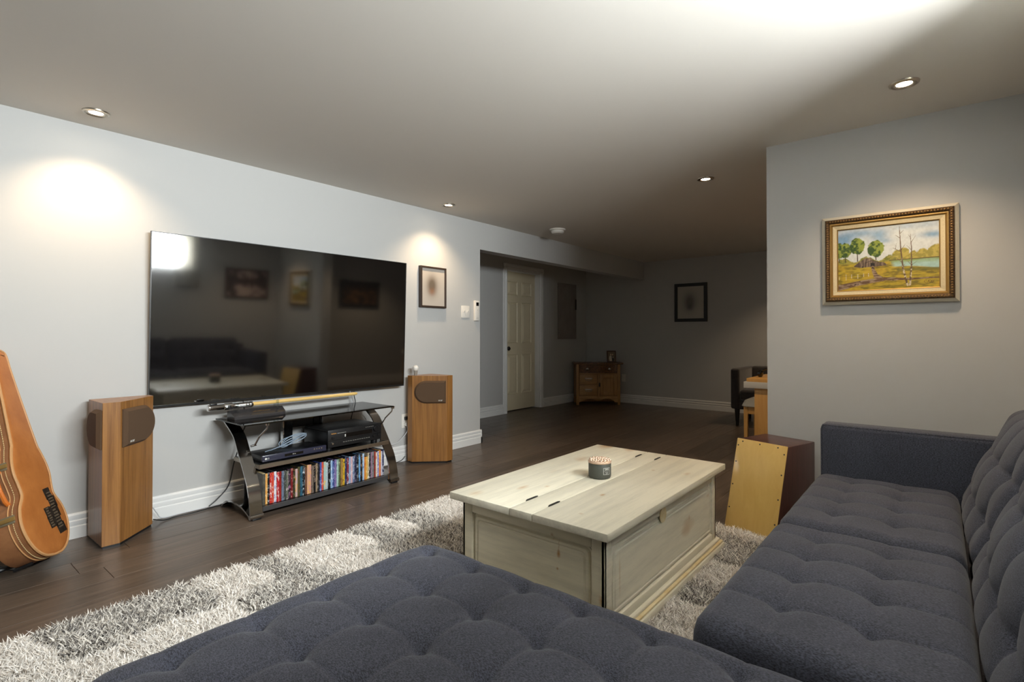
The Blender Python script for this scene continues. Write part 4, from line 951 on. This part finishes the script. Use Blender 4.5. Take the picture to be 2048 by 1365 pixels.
def seg(u, v, a, b, w0, w1=None, asp=1.36):
    w1 = w0 if w1 is None else w1
    ax_, ay = a[0] * asp, a[1]; bx2, by = b[0] * asp, b[1]; px_, py_ = u * asp, v
    dx, dy = bx2 - ax_, by - ay; t = np.clip(((px_ - ax_) * dx + (py_ - ay) * dy) / (dx * dx + dy * dy), 0, 1)
    dd = np.hypot(px_ - ax_ - t * dx, py_ - ay - t * dy); ww = w0 + (w1 - w0) * t
    return 1 - smooth(ww * .7, ww * 1.3, dd)
def inpoly(u, v, P):
    r = np.zeros(len(u), bool); n = len(P)
    for i in range(n):
        (x1, y1), (x2, y2) = P[i], P[(i + 1) % n]
        if y1 == y2: continue
        c = ((y1 > v) != (y2 > v)) & (u < (x2 - x1) * (v - y1) / (y2 - y1) + x1); r ^= c
    return r.astype(float)
def landscape(u, v):
    K = len(u); one = lambda *c: np.tile(L3(*c), (K, 1))
    n1 = vnoise(u, v, 5, 4, 1); n2 = vnoise(u, v, 44, 32, 2, 3); n3 = vnoise(u, v, 14, 46, 3, 3); n4 = vnoise(u, v, 9, 7, 5, 3)
    blob = sum(k * np.exp(-((u - x_) / rx) ** 2 - ((v - y_) / ry) ** 2) for x_, y_, rx, ry, k in ((.05, .84, .15, .12, 1), (.24, .92, .12, .06, .7), (.43, .86, .09, .10, 1), (.50, .76, .08, .04, .6), (.92, .80, .12, .05, 1), (.80, .95, .2, .05, .7), (.08, .70, .1, .05, .6)))
    c = mixc(one(208, 213, 212), L3(112, 154, 192), np.clip(blob * (.45 + 1.1 * (n1 - .2)), 0, .92))
    far = np.select([u < .56, u < .62, u < .72, u < .80, u < .90], [0 * u, .56 + .05 * np.sin((u - .56) * 40), .60 + .045 * np.sin((u - .62) * 31), .54 + .04 * np.sin((u - .72) * 38), .56 + .05 * np.sin((u - .80) * 30)], .60 + .06 * np.sin((u - .9) * 15)) + .03 * (n2 - .5)
    c = mixc(c, mixc(one(188, 170, 78), L3(150, 140, 60), smooth(.35, .65, n2)), smooth(0, .02, far - v) * smooth(.40, .44, v))
    bush = np.where(u < .60, .50 + .035 * np.sin(u * 26) + .05 * (n2 - .4), .2)
    c = mixc(c, mixc(one(160, 150, 66), L3(112, 118, 46), smooth(.3, .7, n2)), smooth(0, .02, bush - v))
    top = np.where(u < .55, .445, .40)
    fieldc = mixc(mixc(one(178, 156, 38), L3(122, 108, 30), smooth(.35, .7, n3)), L3(196, 164, 40), smooth(.5, .7, n4) * .6)
    c = mixc(c, fieldc, smooth(0, .03, top - v))
    lake = smooth(.535, .60, u + .25 * (v - .38)) * smooth(.29, .32, v + .03 * np.sin(u * 7) - .03 * (1 - u)) * smooth(.45, .44, v)
    c = mixc(c, mixc(one(164, 196, 190), L3(136, 156, 84), smooth(.36, .45, v + .05 * (n3 - .5))), lake)
    c = mixc(c, L3(92, 76, 44), seg(u, v, (.53, .448), (1, .450), .006)); c = mixc(c, mixc(one(112, 108, 46), L3(80, 84, 38), n2), seg(u, v, (.62, .29), (1, .275), .022) * .75)
    for (cx_, cy_, rx, ry) in ((.012, .66, .055, .13), (.078, .66, .068, .12), (.206, .715, .080, .135), (.396, .65, .086, .135)):
        e = ((u - cx_) / rx) ** 2 + ((v - cy_) / ry) ** 2 + (n2 - .5) * .55
        c = mixc(c, L3(66, 54, 34), seg(u, v, (cx_, cy_ - ry * .9), (cx_ + .002, .47), .007))
        c = mixc(c, mixc(one(52, 82, 28), L3(136, 150, 58), smooth(.36, .66, n2 + .16 * (u - cx_) / rx + .12 * (v - cy_) / ry)), 1 - smooth(.88, 1.08, e))
    grain = smooth(.3, .7, vnoise(u, v, 90, 10, 7, 2)); wd_ = mixc(one(140, 120, 102), L3(84, 68, 56), grain)
    for P_, k in (([(.173, .398), (.226, .452), (.284, .43), (.284, .366), (.255, .355), (.173, .376)], .85), ([(.415, .437), (.473, .428), (.506, .392), (.506, .375), (.418, .365)], .95),
                  ([(.226, .452), (.288, .512), (.358, .500), (.358, .470), (.284, .428)], 1.12), ([(.284, .432), (.358, .470), (.416, .435), (.416, .364), (.284, .362)], .95)):
        c = mixc(c, wd_ * k, inpoly(u, v, P_))
    c = mixc(c, L3(58, 46, 38), np.maximum(seg(u, v, (.284, .432), (.358, .470), .004), seg(u, v, (.358, .470), (.416, .435), .004)))
    c = mixc(c, L3(34, 28, 26), np.maximum(inpoly(u, v, [(.342, .427), (.383, .424), (.383, .375), (.342, .375)]), inpoly(u, v, [(.256, .385), (.268, .385), (.268, .358), (.256, .358)])))
    road = np.maximum.reduce([seg(u, v, (.362, .362), (.375, .29), .018, .026), seg(u, v, (.375, .29), (.40, .21), .026, .034), seg(u, v, (.40, .21), (.46, .155), .036, .034), seg(u, v, (0, .05), (.25, .12), .05, .036), seg(u, v, (.25, .12), (.48, .16), .036, .03), seg(u, v, (.48, .16), (.72, .14), .028, .014), seg(u, v, (.72, .14), (1, .145), .014, .009)])
    c = mixc(c, mixc(mixc(one(104, 76, 56), L3(158, 136, 116), smooth(.45, .65, n3)), L3(70, 52, 42), smooth(.6, .75, n2)), road)
    for (x_, z0_, z1_) in ((.012, .18, .235), (.085, .172, .262), (.145, .20, .26), (.21, .19, .255), (.27, .215, .262), (.32, .215, .262)): c = mixc(c, L3(206, 198, 172), seg(u, v, (x_, z0_), (x_, z1_), .0045))
    c = mixc(c, L3(112, 94, 58), seg(u, v, (0, .232), (.33, .246), .0028) * .8)
    br = [((.704, .045), (.6625, .316), .014, .011), ((.6625, .316), (.642, .616), .011, .008), ((.642, .616), (.63, .965), .008, .003), ((.728, .045), (.742, .33), .013, .010), ((.742, .33), (.745, .61), .010, .006), ((.745, .61), (.7325, .84), .006, .002),
          ((.655, .40), (.60, .48), .005, .002), ((.60, .48), (.575, .46), .003, .0015), ((.645, .57), (.565, .64), .005, .002), ((.59, .615), (.60, .70), .003, .001), ((.648, .60), (.685, .68), .004, .0015), ((.636, .78), (.59, .84), .004, .0015), ((.634, .85), (.67, .90), .0035, .001), ((.742, .36), (.69, .44), .004, .002), ((.742, .35), (.79, .40), .004, .0015), ((.745, .58), (.70, .66), .0035, .0015), ((.74, .70), (.785, .80), .0035, .0012), ((.736, .78), (.71, .83), .003, .001), ((.745, .50), (.80, .56), .003, .001), ((.66, .33), (.69, .40), .004, .002)]
    for (a, b, w0, w1) in br: c = mixc(c, mixc(one(98, 76, 54), L3(200, 186, 158), smooth(.46, .60, n2) * smooth(.55, .25, v)), seg(u, v, a, b, w0, w1))
    return c * (.86 + .28 * n2)[:, None]
def blur_portrait(bgc, c1, c2, cx_=.47, cy_=.52):
    def fn(u, v):
        e = np.exp(-(((u - cx_) / .22) ** 2 + ((v - cy_) / .26) ** 2)); c = np.tile(bgc, (len(u), 1)); c = mixc(c, c1, np.clip(e * 1.1, 0, .9))
        return mixc(c, c2, .6 * np.exp(-(((u - cx_) / .12) ** 2 + ((v - cy_ + .17) / .09) ** 2)))
    return fn
def frame_strip(t, c, ux, out, W, H, wd, d0, d1, mt, name, bev=.002, prof=None):
    """mitred rectangular frame; W,H outer size; width wd; depth d0..d1 along out from the wall; prof = list of (k in 0..1 across, depth)"""
    ux = Vector(ux); out = Vector(out); vz = Vector((0, 0, 1)); c = Vector(c)
    pr = prof or [(0, d0), (0, d1 - bev), (bev / wd, d1), (1 - bev / wd, d1), (1, d1 - bev), (1, d0)]
    vs = []
    for (k, dd) in pr:
        a, b = W / 2 - k * wd, H / 2 - k * wd
        for (sx, sz) in ((-1, -1), (1, -1), (1, 1), (-1, 1)): vs.append(c + ux * sx * a + vz * sz * b + out * dd)
    m = len(pr); fs = [(i * 4 + j, i * 4 + (j + 1) % 4, (i + 1) * 4 + (j + 1) % 4, (i + 1) * 4 + j) for i in range(m - 1) for j in range(4)]
    fs += [((m - 1) * 4 + j, (m - 1) * 4 + (j + 1) % 4, (j + 1) % 4, j) for j in range(4)]
    return t.part(name, MB().add(vs, fs), mt, smooth=0)
def back_board(t, c, ux, out, W, H, d, mt):
    ux, out, c = Vector(ux), Vector(out), Vector(c); vz = Vector((0, 0, 1))
    vs = [c + ux * sx * W / 2 + vz * sz * H / 2 + out * q for q in (.001, d) for (sx, sz) in ((-1, -1), (1, -1), (1, 1), (-1, 1))]
    t.part('backing', MB().add(vs, [(3, 2, 1, 0), (4, 5, 6, 7), (0, 1, 5, 4), (1, 2, 6, 5), (2, 3, 7, 6), (3, 0, 4, 7)]), mt, smooth=0)
m_kraft = M('backing_board', lin(90, 74, 56), .8)
m_carve = M('carved_bronze', lin(104, 76, 40), .45, .35, noise=(120, .35), col2=lin(46, 30, 16), bump=(160, .9))
m_champ = M('champagne_frame', lin(204, 196, 176), .45); m_linen = M('linen_liner', lin(222, 206, 166), .7, noise=(200, .5))
# landscape painting on the divider
pc = (XW, .2105, 1.4645); W_, H_ = .578, .480; ux = (0, -1, 0); out = (-1, 0, 0)
lp = Thing('landscape_painting', 'framed oil landscape of a barn, lake and bare trees', 'painting', (XW, .2105, 1.2245))
back_board(lp, pc, ux, out, W_ - .03, H_ - .03, .012, m_kraft)
frame_strip(lp, pc, ux, out, W_, H_, .018, 0, 0, m_champ, 'outer_moulding', prof=[(0, .001), (0, .016), (.5, .024), (1, .030), (1, .004)])
frame_strip(lp, pc, ux, out, W_ - .034, H_ - .034, .022, 0, 0, m_carve, 'carved_moulding', prof=[(0, .004), (0, .034), (.25, .038), (.75, .036), (1, .030), (1, .004)])
bd_ = MB()
for (sx, L_) in ((0, W_), (1, H_)):
    k = int((L_ - .06) / .0125)
    for i in range(k + 1):
        s = -(L_ - .056) / 2 + (L_ - .056) * i / k
        for sg in (-1, 1):
            q = Vector(pc) + Vector(out) * .036
            if sx == 0: q += Vector(ux) * s + Vector((0, 0, sg * (H_ / 2 - .028)))
            else: q += Vector((0, 0, s)) + Vector(ux) * sg * (W_ / 2 - .028)
            bd_.lathe([(.0052, 0), (.0042, .003), (.001, .0045)], q, 6, out)
lp.part('beading', bd_, M('dull_bronze_beads', lin(132, 100, 56), .45, .5), kind='stuff')
frame_strip(lp, pc, ux, out, W_ - .076, H_ - .076, .014, 0, 0, m_gold, 'gilt_moulding', prof=[(0, .004), (0, .030), (.5, .031), (1, .022), (1, .004)])
frame_strip(lp, pc, ux, out, W_ - .104, H_ - .104, .020, 0, 0, m_linen, 'linen_liner', prof=[(0, .004), (0, .024), (1, .020), (1, .004)])
frame_strip(lp, pc, ux, out, W_ - .142, H_ - .142, .005, 0, 0, m_gold, 'gilt_slip', prof=[(0, .004), (0, .022), (1, .018), (1, .004)])
CWd, CHt = W_ - .150, H_ - .150
cv = picture_grid('canvas', landscape, 260, 200, Vector(pc) + Vector(out) * .0155, ux, (0, 0, 1), CWd, CHt, m_oil, lp.o, lp.loc)
lp.part('signature', text_mb('C.Kay', .017, frame4(Vector(pc) + Vector(out) * .0158 + Vector(ux) * CWd * .40 + Vector((0, 0, -CHt * .41)), ux, (0, 0, 1)), .0002, .3), M('signature_paint', lin(96, 60, 22), .5), parent=cv, smooth=0)
def simple_picture(name, label, c, ux, out, W, H, fw, depth, mt, fn, nu=24, nv=30):
    loc = (c[0], c[1], c[2] - H / 2); t = Thing(name, label, 'picture', loc)
    back_board(t, c, ux, out, W - .006, H - .006, depth * .6, m_kraft)
    frame_strip(t, c, ux, out, W, H, fw, .001, depth, mt, 'frame')
    picture_grid('print', fn, nu, nv, Vector(c) + Vector(out) * (depth * .62), ux, (0, 0, 1), W - 2 * fw + .001, H - 2 * fw + .001, m_pic, t.o, loc)
    return t
m_esp = M('espresso_frame', lin(58, 46, 38), .4); m_blk = M('black_frame', lin(26, 25, 24), .4)
simple_picture('framed_portrait', 'small dark framed blurred portrait beside the television', (3.141, YTV, 1.484), (1, 0, 0), (0, -1, 0), .302, .362, .016, .034, m_esp, blur_portrait(L3(186, 178, 168), L3(96, 82, 66), L3(150, 100, 66), .45, .55))
simple_picture('framed_portrait', 'black framed blurred picture on the far end wall', (XFAR, 2.773, 1.530), (0, -1, 0), (-1, 0, 0), .474, .556, .046, .022, m_blk, blur_portrait(L3(184, 180, 170), L3(110, 108, 104), L3(74, 74, 84)))
def dusk(u, v):
    n_ = vnoise(u, v, 8, 6, 11); c = mixc(np.tile(L3(120, 96, 96), (len(u), 1)), L3(196, 178, 170), smooth(.3, .7, n_ + .25 * np.exp(-((u - .5) / .25) ** 2)))
    return mixc(c, L3(66, 48, 50), smooth(.45, .65, vnoise(u, v, 10, 5, 12) + .35 * np.exp(-((v - .55) / .2) ** 2) - .3 * np.exp(-((u - .5) / .2) ** 2)))
def dark_scene(u, v):
    n_ = vnoise(u, v, 14, 8, 21); c = mixc(np.tile(L3(46, 36, 26), (len(u), 1)), L3(128, 92, 50), smooth(.45, .75, n_ - .3 * smooth(.5, .9, v) + .1)); return mixc(c, L3(206, 190, 160), smooth(.74, .8, vnoise(u, v, 22, 14, 22)) * np.exp(-((v - .55) / .12) ** 2))
m_brownf = M('brown_wood_frame', lin(74, 54, 42), .45)
simple_picture('framed_landscape', 'brown framed dusky landscape on the wall behind the sofa', (2.94, YB, 1.50), (-1, 0, 0), (0, 1, 0), .56, .40, .03, .025, m_brownf, dusk, 60, 44)
simple_picture('framed_landscape', 'dark framed night landscape on the back wall beyond the divider', (4.65, YB, 1.46), (-1, 0, 0), (0, 1, 0), .70, .42, .055, .03, m_blk, dark_scene, 60, 40)

# ------------------------------------------------------------------ wall fittings
s_ = Thing('light_switch', 'white double toggle light switch beside the alcove corner', 'light switch', (3.567, YTV, 1.224))
s_.part('plate', MB().box(3.511, 3.623, YTV - .007, YTV, 1.224, 1.338, .003), m_white)
for xx in (3.544, 3.590):
    s_.part('toggle', MB().prism([(YTV - .006, 1.274), (YTV - .020, 1.290), (YTV - .018, 1.298), (YTV - .006, 1.292)], xx - .005, xx + .005, 'x', .001, 1), m_white)
th = Thing('thermostat', 'slim white thermostat with a dark display by the alcove corner', 'thermostat', (3.709, YTV, 1.193))
th.part('body', MB().box(3.680, 3.742, YTV - .026, YTV, 1.198, 1.395, .005), m_white)
th.part('display', MB().box(3.694, 3.729, YTV - .0268, YTV - .02, 1.343, 1.377), m_blackg)
th.part('button', MB().lathe([(.004, 0), (.003, .002)], (3.711, YTV - .026, 1.304), 10, (0, -1, 0)), m_steel)
th.part('cover_seam', MB().box(3.694, 3.73, YTV - .0265, YTV - .02, 1.224, 1.226), m_steel)
def outlet(c, ux, out, label, plugs):
    c, ux, out = Vector(c), Vector(ux), Vector(out); t = Thing('wall_outlet', label, 'outlet', tuple(c - Vector((0, 0, .058))))
    def bx(u0, u1, z0, z1, d0, d1, b=.002):
        m = MB().box(u0, u1, z0, z1, d0, d1, b, 1); return m.xf(frame4(c, ux, (0, 0, 1)))
    t.part('plate', bx(-.036, .036, -.058, .058, 0, .006), m_white)
    for zc in (.026, -.026):
        t.part('socket', bx(-.017, .017, zc - .014, zc + .014, .005, .008), m_white)
    for (zc, mt) in plugs: t.part('plug', bx(-.014, .014, zc - .014, zc + .014, .007, .034, .004), mt)
outlet((2.842, YTV, .333), (1, 0, 0), (0, -1, 0), 'white wall outlet with plugs half hidden by the speaker', [(.026, m_black), (-.026, m_white)])
outlet((XFAR, 3.845, .385), (0, -1, 0), (-1, 0, 0), 'white wall outlet beside the corner dresser', [])
ep = Thing('breaker_panel', 'tall grey breaker panel cover on the alcove wall', 'breaker panel', (6.882, YALC, .997))
m_pan = M('grey_panel_paint', lin(150, 142, 134), .55, noise=(5, .5), col2=lin(126, 120, 116))
ep.part('cover', MB().box(6.626, 7.138, YALC - .016, YALC, .997, 1.866, .003), m_pan)
ep.part('door_leaf', MB().box(6.650, 7.114, YALC - .021, YALC - .015, 1.03, 1.835, .003), m_pan)
ep.part('latch', MB().box(7.095, 7.125, YALC - .030, YALC - .018, 1.46, 1.63, .003), m_blk, label='black latch')

# ------------------------------------------------------------------ corner dresser (washstand)
dr = Thing('washstand_dresser', 'small antique oak washstand dresser set across the corner', 'dresser', (6.731, 4.254, 0), rz=math.atan2(-.776, .631))
DW, DD, DH = .666, .335, .64
m_oak = wood('honey_oak', lin(190, 146, 86), lin(128, 88, 46), (5, 40, 40), .45, nscale=1.2, contrast=.7)
m_oakv = wood('honey_oak_upright', lin(190, 146, 86), lin(128, 88, 46), (40, 40, 4), .45, nscale=1.2, contrast=.7)
m_burl = wood('dark_burl', lin(134, 90, 48), lin(54, 33, 18), (30, 30, 30), .38, nscale=1.4, contrast=.4)
for (a, b) in ((0, .042), (DW - .042, DW)):
    dr.part('corner_post', MB().box(a, b, 0, .042, 0, .615, .003), m_oakv); dr.part('corner_post', MB().box(a, b, DD - .042, DD, 0, .615, .003), m_oakv)
dr.part('side_panel', MB().box(.006, .020, .04, DD - .04, .11, .615), m_oakv); dr.part('side_panel', MB().box(DW - .020, DW - .006, .04, DD - .04, .11, .615), m_oakv)
dr.part('carcass', MB().box(.02, DW - .02, .03, DD - .01, .11, .615), m_oak)
dr.part('back_panel', MB().box(.03, DW - .03, DD - .012, DD - .002, .01, .615), m_oakv)
def serp(x): return -.022 * math.cos((x / DW - .5) * 2 * math.pi * 1.5) * (1 if abs(x / DW - .5) < .5 else 0)
xs = [DW * i / 36 for i in range(37)]
xo = [-.042 + (DW + .084) * i / 40 for i in range(41)]
dr.part('top', MB().prism([(x_, -.024 + serp(min(max(x_, 0), DW)) * .9) for x_ in xo] + [(DW + .042, DD * .5), (DW + .02, DD + .0), (-.02, DD + .0), (-.042, DD * .5)], .615, .640, 'z', .003, 1), m_burl)
xd = [.045 + (DW - .09) * i / 30 for i in range(31)]
ud = dr.part('serpentine_drawer', MB().prism([(x_, -.004 + serp(x_)) for x_ in xd] + [(DW - .045, .04), (.045, .04)], .482, .607, 'z', .002, 1), m_burl)
dr.part('rail', MB().prism([(x_, -.010 + serp(x_)) for x_ in xd] + [(DW - .045, .04), (.045, .04)], .466, .480, 'z', .001, 1), m_oak)
for x_ in (.165, .500):
    dr.part('drawer_knob', MB().lathe([(.012, 0), (.008, .006), (.008, .012), (.017, .018), (.018, .026), (.010, .032), (.001, .033)], (x_, -.004 + serp(x_), .545), 16, (0, -1, 0)), m_chrome, parent=ud)
for (za, zb) in ((.312, .462), (.142, .296)):
    dw_ = dr.part('drawer', MB().box(.048, .320, -.004, .03, za, zb, .003), m_oak)
    zc = (za + zb) / 2
    hb = MB().tube(spline([(.140, -.010, zc + .012), (.145, -.020, zc - .006), (.185, -.024, zc - .014), (.225, -.020, zc - .006), (.230, -.010, zc + .012)], 4), .0045, 6)
    hb.box(.130, .240, -.007, -.003, zc + .004, zc + .026, .002, 1)
    dr.part('pull', hb, m_steel, parent=dw_, label='ornate metal bail pull')
dr.part('rail', MB().box(.045, .325, .0, .03, .298, .310), m_oak); dr.part('divider_stile', MB().box(.324, .352, -.002, .03, .11, .466, .002), m_oakv)
dd_ = dr.part('cupboard_door', MB().box(.356, .412, -.006, .02, .142, .462, .002).box(.564, .620, -.006, .02, .142, .462, .002).box(.412, .564, -.006, .02, .408, .462, .002).box(.412, .564, -.006, .02, .142, .196, .002), m_oakv)
dr.part('door_panel', MB().box(.412, .564, .006, .02, .196, .408), m_oakv, parent=dd_)
dr.part('escutcheon', MB().box(.340, .362, -.012, -.004, .275, .335, .004), m_iron, parent=dd_)
ap = [(.042, .136), (DW - .042, .136)]
low = []
for i in range(25):
    u_ = i / 24; x_ = DW - .042 - (DW - .084) * u_; w_ = abs(u_ - .5) * 2
    z_ = .058 + .045 * math.sin(math.pi * min(1, max(0, (w_ - .05) / .75))) ** 1 if w_ < .8 else .058 + .0 - .02 * (w_ - .8) / .2
    low.append((x_, z_))
dr.part('scalloped_apron', MB().prism(ap + low, .0, .022, 'y', 0), m_oak)
# small photo on it (local space of the dresser is easier: same rotation)
pf_ = Thing('photo_frame', 'small brown standing photo frame on the corner dresser', 'photo frame', tuple(dr.o.matrix_basis @ Vector((.555, .10, .6405))), rz=math.atan2(-.776, .631) + R(6))
tl = Matrix.Rotation(R(-11), 4, 'X')
fm = MB()
for (a, b, c, e) in ((-.072, .072, 0, .016), (-.072, .072, .164, .180), (-.072, -.056, .016, .164), (.056, .072, .016, .164)): fm.box(a, b, -.012, 0, c, e, .002, 1)
pf_.part('frame', fm.xf(tl), M('walnut_frame', lin(76, 48, 30), .4))
def couple(u, v):
    c = np.tile(L3(120, 104, 84), (len(u), 1)) * (.8 + .5 * vnoise(u, v, 6, 6, 31))[:, None]
    bl = lambda x_, y_, rx, ry: 1 - smooth(.7, 1.2, ((u - x_) / rx) ** 2 + ((v - y_) / ry) ** 2)
    for (x_, y_, rx, ry, k) in ((.36, .28, .22, .32, (220, 206, 184)), (.40, .70, .09, .09, (214, 190, 160)), (.68, .30, .17, .34, (48, 38, 32)), (.66, .68, .09, .09, (206, 180, 150)), (.70, .42, .05, .12, (226, 214, 196))): c = mixc(c, L3(*k), bl(x_, y_, rx, ry))
    return c
pg = picture_grid('photo', couple, 30, 36, (0, -.006, .09), (1, 0, 0), (0, 0, 1), .114, .150, m_pic, pf_.o, (0, 0, 0)); pg.matrix_basis = tl
pf_.part('easel_back', MB().prism([(0, .003), (.055, .003), (.030, .15), (.026, .15)], -.02, .02, 'x').xf(Matrix.Identity(4)), M('easel_card', lin(40, 30, 24), .7))

# ------------------------------------------------------------------ far seating and desk
ac = Thing('armchair', 'dark brown square armchair by the end wall', 'armchair', (6.74, 1.53, 0))
m_vel = M('dark_brown_velvet', lin(58, 50, 48), .8, noise=(18, .5), col2=lin(34, 30, 30), sheen=.5)
ac.part('arm', MB().box(6.40, 7.10, 1.81, 1.912, .19, .665, .025, 3), m_vel); ac.part('arm', MB().box(6.40, 7.10, 1.13, 1.232, .19, .665, .025, 3), m_vel)
ac.part('backrest', MB().box(6.93, 7.10, 1.22, 1.82, .19, .672, .03, 3), m_vel)
ac.part('seat_base', MB().box(6.41, 6.95, 1.22, 1.82, .19, .30, .012), m_vel); ac.part('seat_cushion', MB().box(6.385, 6.94, 1.235, 1.808, .295, .425, .035, 3), m_vel)
for (x_, y_) in ((6.43, 1.842), (6.43, 1.20), (7.06, 1.87), (7.06, 1.17)): ac.part('leg', MB().lathe([(.016, 0), (.030, .192)], (x_, y_, 0), 14), m_blk)
m_maple = wood('light_maple', lin(222, 172, 98), lin(200, 146, 74), (30, 30, 2.4), .4, nscale=1.3, contrast=.7, bump=.02)
dk = Thing('desk', 'light maple desk with a pale grey edged top', 'desk', (5.17, 1.0, 0))
m_lam = M('pale_grey_laminate', lin(206, 204, 198), .4)
dk.part('desk_top', MB().box(4.60, 5.75, .72, 1.267, .619, .671, .002), m_lam)
for xx in (4.63, 5.68): dk.part('end_panel', MB().box(xx, xx + .03, .75, 1.190, .0, .6195, .002), m_maple)
dk.part('modesty_panel', MB().box(4.66, 5.68, .76, .78, .25, .6195), m_maple)
single('maple_board', MB().box(4.61, 5.22, .76, 1.247, .6712, .699, .003), m_maple, 'light maple board lying on the desk top', 'board')
so = Thing('stool', 'maple stool with a grey padded seat drawn up to the desk', 'stool', (5.19, 1.2, 0))
so.part('seat_pad', cushion(4.98, 5.38, 1.01, 1.398, .412, .474, [], [], rc=.06, re=.05, A=0, B=0, dome=.012, res=.02), M('grey_vinyl', lin(168, 166, 158), .5), smooth=60)
for (x_, y_) in ((5.0, 1.342), (5.325, 1.342), (5.0, 1.03), (5.325, 1.03)):
    so.part('leg', MB().add([(x_, y_, .414), (x_ + .036, y_, .414), (x_ + .036, y_ + .036, .414), (x_, y_ + .036, .414), (x_ + .004, y_ + .006, 0), (x_ + .028, y_ + .006, 0), (x_ + .028, y_ + .032, 0), (x_ + .004, y_ + .032, 0)], [(0, 1, 2, 3), (7, 6, 5, 4), (0, 4, 5, 1), (1, 5, 6, 2), (2, 6, 7, 3), (3, 7, 4, 0)]), m_maple)
for q in ((5.006, 5.028, 1.06, 1.345), (5.33, 5.352, 1.06, 1.345), (5.03, 5.33, 1.036, 1.058), (5.03, 5.33, 1.348, 1.370)): so.part('apron', MB().box(*q, .345, .414, .002, 1), m_maple)
hp = Thing('headphones', 'glossy black headphones lying on the maple board', 'headphones', (4.80, 1.13, .699))
arc = [(4.80, 1.125 + .06 * math.cos(math.pi * i / 12), .728 + .045 * math.sin(math.pi * i / 12)) for i in range(13)]
hp.part('headband', MB().tube(arc, .009, 8), m_blackg)
for yy in (1.185, 1.065):
    hp.part('ear_cup', MB().lathe([(.018, -.016), (.028, -.012), (.031, 0), (.028, .012), (.020, .016)], (4.80, yy, .7295), 20, (.25, 1, .15)), m_blackg)
